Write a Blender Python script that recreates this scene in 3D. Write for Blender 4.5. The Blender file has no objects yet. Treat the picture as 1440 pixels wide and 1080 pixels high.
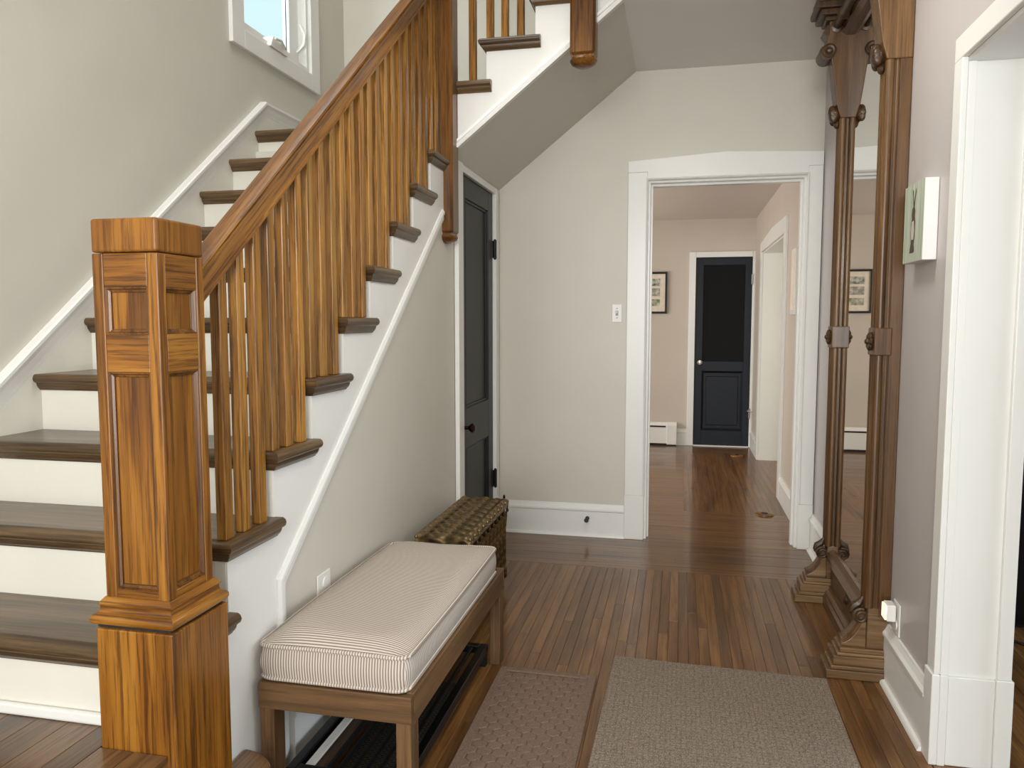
import bpy, bmesh, math, random
from mathutils import Vector, Matrix
random.seed(7)
PI = math.pi
S = bpy.context.scene
COL = S.collection

# ------------------------------------------------------------------ camera
YAW, PITCH, CAMZ = math.radians(12.3), math.radians(4.7), 1.33
fw = Vector((-math.sin(YAW)*math.cos(PITCH), math.cos(YAW)*math.cos(PITCH), -math.sin(PITCH)))
rt = Vector((math.cos(YAW), math.sin(YAW), 0)); upv = rt.cross(fw)
cd = bpy.data.cameras.new('camera'); cam = bpy.data.objects.new('camera', cd); COL.objects.link(cam)
cam.matrix_world = Matrix(((rt.x, upv.x, -fw.x, 0), (rt.y, upv.y, -fw.y, 0), (rt.z, upv.z, -fw.z, CAMZ), (0, 0, 0, 1)))
cd.sensor_width = 36; cd.lens = 27.0; cd.clip_start = 0.05
S.camera = cam
# ------------------------------------------------------------------ world, lights, exposure
W = bpy.data.worlds.new('sky'); S.world = W; W.use_nodes = True
wn = W.node_tree.nodes; bg = wn['Background']
bg.inputs['Color'].default_value = (0.72, 0.93, 0.97, 1); bg.inputs['Strength'].default_value = 0.86

def area(name, loc, target, sx, sy, power, color):
    l = bpy.data.lights.new(name, 'AREA'); l.shape = 'RECTANGLE'; l.size = sx; l.size_y = sy
    l.energy = power; l.color = color
    o = bpy.data.objects.new(name, l); COL.objects.link(o); o.location = loc
    o.rotation_euler = (Vector(target)-Vector(loc)).to_track_quat('-Z', 'Y').to_euler()
    return o
area('front_door_daylight', (-0.65, -4.45, 1.40), (-0.35, 3.0, 1.6), 2.6, 2.3, 170, (0.96, 0.985, 1.0))
area('added_overhead_fill', (0.05, 2.45, 2.77), (0.05, 2.45, 0), 0.45, 0.45, 14, (1.0, 0.965, 0.90))  # added fill light with no fixture, lifts the back wall and hall end
area('living_room_daylight', (4.4, 1.9, 1.5), (0.0, 2.0, 0.9), 2.4, 1.8, 75, (0.80, 0.91, 1.0))
area('stair_window_daylight', (-2.75, 3.0, 3.55), (-1.3, 4.3, 2.8), 0.7, 0.9, 14, (0.86, 0.95, 1.0))
area('upper_hall_daylight', (-1.2, 2.4, 4.9), (-1.2, 2.6, 0), 1.6, 2.4, 42, (1.0, 0.975, 0.93))
area('added_upward_fill', (-0.1, -0.9, 1.95), (-0.25, 2.0, 3.6), 0.5, 0.5, 36, (1.0, 0.96, 0.90))  # added unseen fill behind the camera, aimed up to brighten the ceiling
area('back_room_daylight', (-2.7, 6.6, 1.4), (0.2, 6.7, 1.1), 2.0, 1.5, 56, (1.0, 0.96, 0.91))
area('side_room_daylight', (2.4, 6.8, 1.5), (0.9, 6.8, 1.0), 1.2, 1.5, 16, (1.0, 0.95, 0.82))
S.view_settings.view_transform = 'Standard'; S.view_settings.look = 'None'
S.view_settings.gamma = 1.0; S.view_settings.use_curve_mapping = False
S.view_settings.exposure = 0.27

# ------------------------------------------------------------------ materials
def lin(h):
    h = h.lstrip('#'); o = []
    for i in (0, 2, 4):
        v = int(h[i:i+2], 16)/255
        o.append(v/12.92 if v <= 0.04045 else ((v+0.055)/1.055)**2.4)
    return (*o, 1)
def newmat(name):
    m = bpy.data.materials.new(name); m.use_nodes = True
    nt = m.node_tree; return m, nt, nt.nodes['Principled BSDF']
def N(nt, t, **kw):
    n = nt.nodes.new(t)
    for k, v in kw.items():
        if k in n.inputs: n.inputs[k].default_value = v
        else: setattr(n, k, v)
    return n
def ramp(nt, stops):
    r = nt.nodes.new('ShaderNodeValToRGB'); e = r.color_ramp.elements
    e[0].position, e[0].color = stops[0]; e[1].position, e[1].color = stops[-1]
    for p, c in stops[1:-1]:
        x = e.new(p); x.color = c
    return r
def mix(nt, a, b, f, mode='MIX'):
    n = nt.nodes.new('ShaderNodeMix'); n.data_type = 'RGBA'; n.blend_type = mode
    for s, v in ((n.inputs[6], a), (n.inputs[7], b), (n.inputs[0], f)):
        if isinstance(v, (tuple, float, int)): s.default_value = v
        else: nt.links.new(v, s)
    return n.outputs[2]

def paint(name, col, rough=0.5, var=0.04, bump=0.02, spec=0.4):
    m, nt, p = newmat(name); L = nt.links.new
    tc = N(nt, 'ShaderNodeTexCoord'); n = N(nt, 'ShaderNodeTexNoise', Scale=3.0, Detail=4.0); L(tc.outputs['Object'], n.inputs['Vector'])
    c = lin(col); lo = tuple(x*(1-var) for x in c[:3])+(1,); hi = tuple(min(1, x*(1+var)) for x in c[:3])+(1,)
    r = ramp(nt, [(0.3, lo), (0.7, hi)]); L(n.outputs['Fac'], r.inputs['Fac']); L(r.outputs['Color'], p.inputs['Base Color'])
    n2 = N(nt, 'ShaderNodeTexNoise', Scale=60.0, Detail=3.0); L(tc.outputs['Object'], n2.inputs['Vector'])
    b = N(nt, 'ShaderNodeBump', Strength=bump, Distance=0.01); L(n2.outputs['Fac'], b.inputs['Height']); L(b.outputs['Normal'], p.inputs['Normal'])
    p.inputs['Roughness'].default_value = rough; p.inputs['Specular IOR Level'].default_value = spec
    return m

def wood(name, lo, mid, hi, axis='Z', rot=(0, 0, 0), rough=0.38, cath=0.5, pore=0.5, scale=1.0, rnd=0.0, coat=0.0, bump=0.08, coat_rough=0.15, spec=0.4):
    """procedural wood; grain runs along the local axis; each object gets its own offset"""
    m, nt, p = newmat(name); L = nt.links.new
    tc = N(nt, 'ShaderNodeTexCoord'); oi = N(nt, 'ShaderNodeObjectInfo')
    vr = N(nt, 'ShaderNodeVectorRotate', rotation_type='EULER_XYZ'); vr.inputs['Rotation'].default_value = rot
    L(tc.outputs['Object'], vr.inputs['Vector'])
    off = N(nt, 'ShaderNodeVectorMath', operation='SCALE'); off.inputs[0].default_value = (17.3, 31.7, 23.9); L(oi.outputs['Random'], off.inputs['Scale'])
    add = N(nt, 'ShaderNodeVectorMath', operation='ADD'); L(vr.outputs[0], add.inputs[0]); L(off.outputs[0], add.inputs[1])
    i = 'XYZ'.index(axis)
    def mapped(across, along):
        mp = N(nt, 'ShaderNodeMapping'); s = [across*scale]*3; s[i] = along*scale; mp.inputs['Scale'].default_value = s
        L(add.outputs[0], mp.inputs['Vector']); return mp.outputs[0]
    n1 = N(nt, 'ShaderNodeTexNoise', Scale=1.0, Detail=6.0, Roughness=0.68, Distortion=0.35); L(mapped(42, 1.5), n1.inputs['Vector'])
    n0 = N(nt, 'ShaderNodeTexNoise', Scale=1.0, Detail=2.0, Roughness=0.5, Distortion=0.3); L(mapped(7, 0.8), n0.inputs['Vector'])
    wm = N(nt, 'ShaderNodeMath', operation='MULTIPLY'); wm.inputs[1].default_value = 26.0; L(n0.outputs['Fac'], wm.inputs[0])
    wsn = N(nt, 'ShaderNodeMath', operation='SINE'); L(wm.outputs[0], wsn.inputs[0])
    wmr = N(nt, 'ShaderNodeMapRange'); wmr.inputs['From Min'].default_value = -1.0; L(wsn.outputs[0], wmr.inputs['Value'])
    f = mix(nt, mix(nt, n1.outputs['Fac'], n0.outputs['Fac'], 0.35), wmr.outputs[0], cath*0.3)
    r = ramp(nt, [(0.30, lin(lo)), (0.5, lin(mid)), (0.70, lin(hi))]); L(f, r.inputs['Fac'])
    n2 = N(nt, 'ShaderNodeTexNoise', Scale=1.0, Detail=3.0, Roughness=0.7); L(mapped(130, 4.0), n2.inputs['Vector'])
    r2 = ramp(nt, [(0.40, (0.26, 0.19, 0.13, 1)), (0.51, (1, 1, 1, 1))]); L(n2.outputs['Fac'], r2.inputs['Fac'])
    c = mix(nt, r.outputs['Color'], r2.outputs['Color'], pore, 'MULTIPLY')
    if rnd:
        hv = N(nt, 'ShaderNodeHueSaturation'); mr = N(nt, 'ShaderNodeMapRange'); mr.inputs['To Min'].default_value = 1-rnd; mr.inputs['To Max'].default_value = 1+rnd
        L(oi.outputs['Random'], mr.inputs['Value']); L(mr.outputs[0], hv.inputs['Value']); L(c, hv.inputs['Color']); c = hv.outputs['Color']
    L(c, p.inputs['Base Color'])
    p.inputs['Roughness'].default_value = rough; p.inputs['Specular IOR Level'].default_value = spec
    if coat: p.inputs['Coat Weight'].default_value = coat; p.inputs['Coat Roughness'].default_value = coat_rough
    b = N(nt, 'ShaderNodeBump', Strength=bump, Distance=0.004); L(n2.outputs['Fac'], b.inputs['Height']); L(b.outputs['Normal'], p.inputs['Normal'])
    return m

def plain(name, col, rough=0.5, metal=0.0, spec=0.5, emit=None, es=1.0, var=0.09):
    m, nt, p = newmat(name); L = nt.links.new
    tc = N(nt, 'ShaderNodeTexCoord'); n = N(nt, 'ShaderNodeTexNoise', Scale=25.0, Detail=4.0); L(tc.outputs['Object'], n.inputs['Vector'])
    c = lin(col); r = ramp(nt, [(0.3, tuple(x*(1-var) for x in c[:3])+(1,)), (0.7, tuple(min(1, x*(1+var)) for x in c[:3])+(1,))])
    L(n.outputs['Fac'], r.inputs['Fac']); L(r.outputs['Color'], p.inputs['Base Color'])
    p.inputs['Roughness'].default_value = rough; p.inputs['Metallic'].default_value = metal; p.inputs['Specular IOR Level'].default_value = spec
    if emit: p.inputs['Emission Color'].default_value = lin(emit); p.inputs['Emission Strength'].default_value = es
    return m

M = {}
M['wall'] = paint('greige_wall_paint', '#cdcabf', 0.42, 0.02, 0.02)
M['wall_right'] = paint('lilac_grey_wall_paint', '#bfb9b7', 0.38, 0.02, 0.02)
M['ceiling'] = paint('ceiling_paint', '#e6e3df', 0.6, 0.01, 0.01)
M['ceiling2'] = paint('back_room_ceiling_paint', '#d8cfc6', 0.6, 0.01, 0.01)
M['wall_back_room'] = paint('back_room_wall_paint', '#cabfb3', 0.45, 0.02, 0.02)
M['white'] = paint('white_gloss_trim', '#e6e7e3', 0.3, 0.012, 0.02)
M['riser'] = paint('white_riser_paint', '#dddbd0', 0.42, 0.03, 0.04)
M['cream'] = paint('cream_side_room_paint', '#efe6c8', 0.5, 0.01, 0.01)
OAK = ('#5e3a0d', '#895717', '#ac7b30')
M['oak_v'] = wood('golden_oak_upright', *OAK, axis='Z', cath=0.35, pore=0.75, coat=0.12, rough=0.36)
M['oak_y'] = wood('golden_oak_lengthwise', *OAK, axis='Y', cath=0.45, pore=0.7, coat=0.12, rough=0.36)
M['oak_x'] = wood('golden_oak_crosswise', *OAK, axis='X', cath=0.5, pore=0.75, coat=0.12, rough=0.36)
M['oak_bal'] = wood('golden_oak_baluster', '#6b4512', '#9a6a24', '#be9043', axis='Z', cath=0.25, pore=0.8, coat=0.12, rough=0.38, rnd=0.2)
M['oak_panel'] = wood('golden_oak_panel', '#553209', '#7d4e12', '#9c6a22', axis='Z', cath=0.6, pore=0.6, coat=0.12, rough=0.36)
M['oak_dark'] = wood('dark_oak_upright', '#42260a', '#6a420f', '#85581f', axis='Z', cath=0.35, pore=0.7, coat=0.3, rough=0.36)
M['oak_rail'] = wood('oak_handrail', '#56340c', '#835418', '#a87832', axis='Y', rot=(-math.atan(0.8), 0, 0), cath=0.3, pore=0.75, coat=0.2, rough=0.34)
M['tread'] = wood('brown_tread_oak', '#3c2c1a', '#584329', '#725b3d', axis='X', cath=0.5, pore=0.6, coat=0.3, rough=0.36, rnd=0.06)
M['tread_y'] = wood('brown_tread_oak_return', '#3c2c1a', '#584329', '#725b3d', axis='Y', cath=0.4, pore=0.6, coat=0.3, rough=0.36)
FL = ('#4a2e15', '#6e4b28', '#8d6638')
M['floor_y'] = wood('hall_floor_oak', *FL, axis='Y', cath=0.3, pore=0.4, coat=0.32, rough=0.34, rnd=0.28, coat_rough=0.09, bump=0.03, spec=0.3)
M['floor_x'] = wood('hall_floor_oak_cross', *FL, axis='X', cath=0.3, pore=0.3, coat=0.4, rough=0.32, rnd=0.1, coat_rough=0.09, bump=0.03, spec=0.3)
M['platform'] = wood('platform_floor_oak', '#422e1a', '#674b2f', '#826344', axis='Y', cath=0.5, pore=0.6, coat=0.4, rough=0.32, rnd=0.12)
M['bench'] = wood('weathered_bench_wood', '#49351d', '#6a4e2f', '#856641', axis='X', cath=0.35, pore=0.35, rough=0.55, scale=0.7)
M['bench_y'] = wood('weathered_bench_wood_length', '#49351d', '#684c2e', '#826340', axis='Y', cath=0.35, pore=0.35, rough=0.55, scale=0.7)
M['bench_z'] = wood('weathered_bench_wood_leg', '#49351d', '#684c2e', '#826340', axis='Z', cath=0.3, pore=0.45, rough=0.55)
WAL = ('#3a2410', '#5c4022', '#80623c')
M['walnut'] = wood('walnut_upright', *WAL, axis='Z', cath=0.2, pore=0.4, coat=0.1, rough=0.38)
M['walnut_y'] = wood('walnut_lengthwise', *WAL, axis='Y', cath=0.2, pore=0.4, coat=0.25, rough=0.36)
M['walnut_x'] = wood('walnut_crosswise', '#473320', '#705537', '#907552', axis='X', cath=0.2, pore=0.4, coat=0.2, rough=0.4)
M['walnut_dark'] = wood('walnut_carving', '#2c1c0d', '#44301b', '#5c442a', axis='Z', cath=0.2, pore=0.4, coat=0.1, rough=0.42)
M['black'] = plain('black_iron', '#0b0b0c', 0.42)
M['blackgloss'] = plain('black_enamel', '#08090b', 0.3)
M['charcoal'] = plain('charcoal_door_paint', '#1d1f20', 0.42, spec=0.3)
M['navy'] = plain('navy_door_paint', '#070f1b', 0.42, spec=0.25)
M['blackpane'] = plain('black_painted_glass', '#020203', 0.5, spec=0.15)
M['silver'] = plain('satin_nickel', '#b5b3ae', 0.25, 1.0)
M['plastic'] = plain('white_plastic', '#e6e5e0', 0.35, var=0.012)
M['bronze_dark'] = plain('dark_bronze_knob', '#2a1a12', 0.35, 0.8)
M['grey'] = plain('grey_plastic', '#9a9a96', 0.5)
M['slot'] = plain('dark_slot', '#1a1918', 0.6)
M['canvas_side'] = plain('white_canvas_edge', '#e4e3e2', 0.6, var=0.012)
M['warmglow'] = plain('night_light_lens', '#fff0d8', 0.4, emit='#ffd9a8', es=1.2)
M['glass'] = None
m, nt, p = newmat('window_glass'); p.inputs['Transmission Weight'].default_value = 1.0; p.inputs['Roughness'].default_value = 0.0; p.inputs['IOR'].default_value = 1.02
p.inputs['Base Color'].default_value = (0.95, 1, 1, 1); M['glass'] = m
m, nt, p = newmat('silvered_mirror'); p.inputs['Metallic'].default_value = 1.0; p.inputs['Roughness'].default_value = 0.02; p.inputs['Base Color'].default_value = (0.80, 0.80, 0.78, 1); M['mirror'] = m

def mat_bronze():
    m, nt, p = newmat('antique_gold_radiator_paint'); L = nt.links.new
    tc = N(nt, 'ShaderNodeTexCoord'); n = N(nt, 'ShaderNodeTexNoise', Scale=24.0, Detail=5.0); L(tc.outputs['Object'], n.inputs['Vector'])
    r = ramp(nt, [(0.3, lin('#2b2112')), (0.5, lin('#645234')), (0.72, lin('#a5906a'))]); L(n.outputs['Fac'], r.inputs['Fac'])
    L(r.outputs['Color'], p.inputs['Base Color']); p.inputs['Metallic'].default_value = 0.65; p.inputs['Roughness'].default_value = 0.36
    b = N(nt, 'ShaderNodeBump', Strength=0.18, Distance=0.006); L(n.outputs['Fac'], b.inputs['Height']); L(b.outputs['Normal'], p.inputs['Normal'])
    return m
M['bronze'] = mat_bronze()
def mat_carpet(name, lo, hi, sc=420, waffle=0.0, bump=0.5):
    m, nt, p = newmat(name); L = nt.links.new
    tc = N(nt, 'ShaderNodeTexCoord')
    n = N(nt, 'ShaderNodeTexNoise', Scale=float(sc), Detail=2.0, Roughness=0.8); L(tc.outputs['Object'], n.inputs['Vector'])
    r = ramp(nt, [(0.34, lin(lo)), (0.66, lin(hi))]); L(n.outputs['Fac'], r.inputs['Fac']); c = r.outputs['Color']; h = n.outputs['Fac']
    if waffle:
        mp = N(nt, 'ShaderNodeMapping'); mp.inputs['Scale'].default_value = (1, 1, 0); L(tc.outputs['Object'], mp.inputs['Vector'])
        v = N(nt, 'ShaderNodeTexVoronoi', distance='CHEBYCHEV', Scale=62.0, Randomness=0.25); L(mp.outputs[0], v.inputs['Vector'])
        rr = ramp(nt, [(0.25, (1, 1, 1, 1)), (0.62, (0.62, 0.6, 0.58, 1))]); L(v.outputs['Distance'], rr.inputs['Fac'])
        c = mix(nt, c, rr.outputs['Color'], waffle, 'MULTIPLY'); h = mix(nt, n.outputs['Fac'], rr.outputs['Color'], 0.6)
    L(c, p.inputs['Base Color']); p.inputs['Roughness'].default_value = 0.95; p.inputs['Specular IOR Level'].default_value = 0.1
    b = N(nt, 'ShaderNodeBump', Strength=bump, Distance=0.004); L(h, b.inputs['Height']); L(b.outputs['Normal'], p.inputs['Normal'])
    return m
M['rug'] = mat_carpet('speckled_grey_brown_carpet', '#574c41', '#a5988a', 330, 0.75, 0.6)
M['mat'] = mat_carpet('brown_ribbed_mat_pile', '#54443a', '#917d6d', 420)
M['mat_groove'] = mat_carpet('brown_mat_base', '#463930', '#7d6959', 420)
def mat_stripe(name, axis, period=0.0076, contrast=1.0):
    m, nt, p = newmat(name); L = nt.links.new
    tc = N(nt, 'ShaderNodeTexCoord'); w = N(nt, 'ShaderNodeTexWave', wave_type='BANDS', bands_direction=axis, wave_profile='SIN')
    w.inputs['Scale'].default_value = 0.3142/period; w.inputs['Distortion'].default_value = 0.6; w.inputs['Detail Scale'].default_value = 0.05
    L(tc.outputs['Object'], w.inputs['Vector'])
    a = lin('#8d8074'); bb = lin('#d2cac0')
    if contrast < 1: a = tuple(x*contrast+y*(1-contrast) for x, y in zip(a, bb))
    r = ramp(nt, [(0.40, a), (0.60, bb)]); L(w.outputs['Fac'], r.inputs['Fac']); L(r.outputs['Color'], p.inputs['Base Color'])
    n = N(nt, 'ShaderNodeTexNoise', Scale=700.0); L(tc.outputs['Object'], n.inputs['Vector'])
    b = N(nt, 'ShaderNodeBump', Strength=0.15, Distance=0.002); L(n.outputs['Fac'], b.inputs['Height']); L(b.outputs['Normal'], p.inputs['Normal'])
    p.inputs['Roughness'].default_value = 0.9; p.inputs['Specular IOR Level'].default_value = 0.15
    return m
M['tick_top'] = mat_stripe('ticking_stripe_top', 'Y'); M['tick_front'] = mat_stripe('ticking_stripe_front', 'X'); M['tick_side'] = mat_stripe('ticking_stripe_side', 'Y', 0.0076, 0.8)
def mat_print(name, sky, ground, seed):
    m, nt, p = newmat(name); L = nt.links.new
    tc = N(nt, 'ShaderNodeTexCoord'); n = N(nt, 'ShaderNodeTexNoise', Scale=28.0, Detail=5.0, noise_dimensions='4D'); n.inputs['W'].default_value = seed
    L(tc.outputs['Object'], n.inputs['Vector'])
    r = ramp(nt, [(0.35, lin(ground)), (0.5, lin('#a8a596')), (0.62, lin(sky))]); L(n.outputs['Fac'], r.inputs['Fac'])
    L(r.outputs['Color'], p.inputs['Base Color']); p.inputs['Roughness'].default_value = 0.6
    return m
M['print1'] = mat_print('engraving_of_a_garden', '#cfcdc4', '#5a5f55', 1.0)
M['print2'] = mat_print('engraving_of_a_bridge', '#d5d2ca', '#8a857b', 4.0)
M['print3'] = mat_print('engraving_of_a_lawn', '#cfcfb8', '#6c7a3d', 9.0)
M['matboard'] = plain('cream_mat_board', '#e8dccb', 0.8)
def mat_green():
    m, nt, p = newmat('sage_green_striped_paint'); L = nt.links.new
    tc = N(nt, 'ShaderNodeTexCoord'); mp = N(nt, 'ShaderNodeMapping'); mp.inputs['Scale'].default_value = (1, 90, 3); L(tc.outputs['Object'], mp.inputs['Vector'])
    n = N(nt, 'ShaderNodeTexNoise', Scale=1.0, Detail=3.0); L(mp.outputs[0], n.inputs['Vector'])
    r = ramp(nt, [(0.35, lin('#98a48e')), (0.6, lin('#bfc5b4'))]); L(n.outputs['Fac'], r.inputs['Fac']); L(r.outputs['Color'], p.inputs['Base Color']); p.inputs['Roughness'].default_value = 0.7
    return m
M['sage'] = mat_green(); M['hare'] = plain('brown_hare_paint', '#4f4236', 0.7)
M['hare_light'] = plain('pale_hare_belly_paint', '#c2bbb0', 0.7)

# ------------------------------------------------------------------ mesh helpers
class MB:
    def __init__(s): s.v = []; s.f = []; s.mi = []
    def _add(s, vs, fs, mi=0):
        k = len(s.v); s.v += [tuple(v) for v in vs]; s.f += [tuple(i+k for i in f) for f in fs]; s.mi += [mi]*len(fs); return s
    def box(s, x0, x1, y0, y1, z0, z1, mi=0):
        return s._add([(x0, y0, z0), (x1, y0, z0), (x1, y1, z0), (x0, y1, z0), (x0, y0, z1), (x1, y0, z1), (x1, y1, z1), (x0, y1, z1)],
                      [(0, 3, 2, 1), (4, 5, 6, 7), (0, 1, 5, 4), (1, 2, 6, 5), (2, 3, 7, 6), (3, 0, 4, 7)], mi)
    def prism(s, poly, axis, a, b, mi=0):
        """polygon in the two other axes (order xyz) extruded along axis from a to b"""
        n = len(poly); f = {'x': lambda p, t: (t, p[0], p[1]), 'y': lambda p, t: (p[0], t, p[1]), 'z': lambda p, t: (p[0], p[1], t)}[axis]
        return s._add([f(p, a) for p in poly]+[f(p, b) for p in poly],
                      [tuple(range(n))[::-1], tuple(range(n, 2*n))]+[(i, (i+1) % n, n+(i+1) % n, n+i) for i in range(n)], mi)
    def sweep(s, path, prof, f, closed=False, mi=0, seg_mi=None):
        """mitred sweep of a closed profile (offset, depth) along a 2D path; f(a, b, depth) -> xyz"""
        n = len(path); k = len(prof); rings = []
        for i in range(n):
            def d(j0, j1):
                a = path[j1 % n][0]-path[j0 % n][0]; b = path[j1 % n][1]-path[j0 % n][1]; l = math.hypot(a, b); return a/l, b/l
            din = d(i-1, i) if (closed or i > 0) else d(i, i+1)
            dout = d(i, i+1) if (closed or i < n-1) else din
            n1 = (din[1], -din[0]); n2 = (dout[1], -dout[0]); m_ = (n1[0]+n2[0], n1[1]+n2[1]); q = m_[0]*n1[0]+m_[1]*n1[1]
            m_ = (m_[0]/q, m_[1]/q) if abs(q) > 1e-6 else n1
            rings.append([f(path[i][0]+m_[0]*o, path[i][1]+m_[1]*o, z) for o, z in prof])
        vs = [v for r in rings for v in r]; fs = []
        for i in range(n if closed else n-1):
            j = (i+1) % n
            for a in range(k): fs.append((i*k+a, i*k+(a+1) % k, j*k+(a+1) % k, j*k+a))
        if not closed: fs += [tuple(range(k))[::-1], tuple(range((n-1)*k, n*k))]
        s._add(vs, fs, mi)
        if seg_mi:
            for i, m_ in enumerate(seg_mi):
                for a in range(k): s.mi[len(s.mi)-len(fs)+i*k+a] = m_
        return s
    def lathe(s, c, axis, prof, seg=16, sx=1.0, sy=1.0, mi=0):
        """profile (radius, along axis) turned about an axis through c"""
        k = len(prof); vs = []
        for r, h in prof:
            for j in range(seg):
                a = 2*PI*j/seg; u, w = r*math.cos(a)*sx, r*math.sin(a)*sy
                vs.append({'z': (c[0]+u, c[1]+w, c[2]+h), 'y': (c[0]+u, c[1]+h, c[2]+w), 'x': (c[0]+h, c[1]+u, c[2]+w)}[axis])
        fs = [(i*seg+j, i*seg+(j+1) % seg, (i+1)*seg+(j+1) % seg, (i+1)*seg+j) for i in range(k-1) for j in range(seg)]
        fs += [tuple(range(seg))[::-1], tuple(range((k-1)*seg, k*seg))]
        return s._add(vs, fs, mi)
    def ball(s, c, rx, ry, rz, u=12, w=8):
        prof = []; vs = []; fs = []
        for i in range(w+1):
            t = PI*i/w
            for j in range(u):
                a = 2*PI*j/u; vs.append((c[0]+rx*math.sin(t)*math.cos(a), c[1]+ry*math.sin(t)*math.sin(a), c[2]+rz*math.cos(t)))
        fs = [(i*u+j, (i+1)*u+j, (i+1)*u+(j+1) % u, i*u+(j+1) % u) for i in range(w) for j in range(u)]
        return s._add(vs, fs)
    def tube(s, pts, r, seg=8, closed=False):
        pts = [Vector(p) for p in pts]; n = len(pts); vs = []; prev = None
        for i in range(n):
            if closed: t = (pts[(i+1) % n]-pts[i-1]).normalized()
            else: t = (pts[min(i+1, n-1)]-pts[max(i-1, 0)]).normalized()
            if prev is None:
                a = Vector((0, 0, 1)) if abs(t.z) < 0.9 else Vector((1, 0, 0)); u = t.cross(a).normalized()
            else: u = (prev-t*prev.dot(t)).normalized()
            prev = u; w = t.cross(u); rr = r[i] if isinstance(r, (list, tuple)) else r
            for j in range(seg):
                a = 2*PI*j/seg; vs.append(pts[i]+u*(rr*math.cos(a))+w*(rr*math.sin(a)))
        fs = [(i*seg+j, i*seg+(j+1) % seg, ((i+1) % n)*seg+(j+1) % seg, ((i+1) % n)*seg+j) for i in range(n if closed else n-1) for j in range(seg)]
        if not closed: fs += [tuple(range(seg))[::-1], tuple(range((n-1)*seg, n*seg))]
        return s._add(vs, fs)
    def build(s, name, mat, parent=None, bevel=0.0, smooth=False, origin=None, seg=2):
        me = bpy.data.meshes.new(name)
        org = Vector(origin) if origin is not None else (parent_world(parent) if parent else Vector((0, 0, 0)))
        me.from_pydata([tuple(Vector(v)-org) for v in s.v], [], s.f); me.validate()
        bm = bmesh.new(); bm.from_mesh(me); bmesh.ops.recalc_face_normals(bm, faces=bm.faces[:]); bm.to_mesh(me); bm.free()
        for mm in (mat if isinstance(mat, (list, tuple)) else [mat]): me.materials.append(mm)
        if len(s.mi) == len(me.polygons): me.polygons.foreach_set('material_index', s.mi)
        o = bpy.data.objects.new(name, me); COL.objects.link(o)
        o.location = org-(parent_world(parent) if parent else Vector((0, 0, 0)))
        if parent: o.parent = parent
        if smooth: me.shade_smooth(); me.set_sharp_from_angle(angle=math.radians(40))
        if bevel:
            b = o.modifiers.new('bevel', 'BEVEL'); b.width = bevel; b.segments = seg; b.limit_method = 'ANGLE'; b.angle_limit = math.radians(40)
        return o
def parent_world(o):
    v = Vector((0, 0, 0))
    while o: v += Vector(o.location); o = o.parent
    return v
def tag(o, label, cat=None, group=None, kind=None):
    o['label'] = label
    if cat: o['category'] = cat
    if group: o['group'] = group
    if kind: o['kind'] = kind
    return o
def thing(name, label, cat, loc=(0, 0, 0), group=None, kind=None):
    o = bpy.data.objects.new(name, None); COL.objects.link(o); o.location = loc; o.empty_display_size = 0.1
    return tag(o, label, cat, group, kind)
def struct(o, label, cat): return tag(o, label, cat, None, 'structure')
HZ = lambda a, b, c: (a, b, c)               # path in x,y ; depth z
def WX(x0, sgn):                              # path in y,z on a wall x = x0 ; depth along sgn*x
    return lambda a, b, c: (x0+sgn*c, a, b)
def WY(y0, sgn): return lambda a, b, c: (a, y0+sgn*c, b)

# ------------------------------------------------------------------ dimensions
XL, XS, XR, YB, YF = -2.11, -1.105, 0.775, 4.68, 8.38
ZC, ZP, RISE, RUN = 2.785, 0.406, 0.187, 0.2365
def TZ(k): return ZP+RISE*k
def RY(k): return 1.46+RUN*(k-1)
YLAND = RY(10)
# ================================================================== SHELL
# ---- floor: sub-floor plus boards
fl = MB().box(XS, 5.2, -4.7, YF, -0.06, -0.012).box(XL, XS, -4.7, 1.2, -0.06, -0.012).box(-3.0, XS, YB+0.15, YF, -0.06, -0.012)
floor = struct(fl.build('floor', M['slot']), 'varnished brown oak strip floor running through hall and back room', 'floor')
BW = 0.0415
def boards(x0, x1, y0, y1, mat, axis, nmax=1.6, single=True, name='floor_board', z=0.0):
    acc = MB(); i = 0
    a0, a1, b0, b1 = (x0, x1, y0, y1) if axis == 'Y' else (y0, y1, x0, x1)
    a = a0
    while a < a1-0.004:
        ae = min(a+BW, a1); b = b0; first = True
        while b < b1-0.01:
            ln = random.uniform(0.55, nmax) if first else random.uniform(0.9, nmax+0.6)
            be = b+ln
            if b1-be < 0.35: be = b1
            g = 0.0004; z1 = z-random.uniform(0, 0.0006)
            if axis == 'Y': bx = (a+g, ae-g, b+g, be-g, z-0.012, z1)
            else: bx = (b+g, be-g, a+g, ae-g, z-0.012, z1)
            if single: MB().box(*bx).build(name, mat, floor, bevel=0.0008, seg=1, origin=(bx[0], bx[2], 0))
            else: acc.box(*bx)
            b = be; first = False
        a = ae
    return acc
boards(XS, 0.765, 0.95, 4.08, M['floor_y'], 'Y', 2.2)
acc = MB()
acc.v, acc.f, acc.mi = [], [], []
def join(a, b): a._add(b.v, b.f)
join(acc, boards(XS, 0.78, 4.08, 5.45, M['floor_x'], 'X', 1.6, False))
join(acc, boards(-3.0, 0.05, 5.45, 7.9, M['floor_x'], 'X', 1.6, False))
join(acc, boards(-3.0, 0.95, 7.9, YF, M['floor_x'], 'X', 1.6, False))
acc.build('floor_boards_laid_crosswise', M['floor_x'], floor)['kind'] = 'stuff'
acc2 = boards(0.05, 0.76, 5.45, 7.9, M['floor_y'], 'Y', 1.2, False)
join(acc2, boards(0.76, 2.6, 5.9, 7.7, M['floor_y'], 'Y', 1.2, False))
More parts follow.
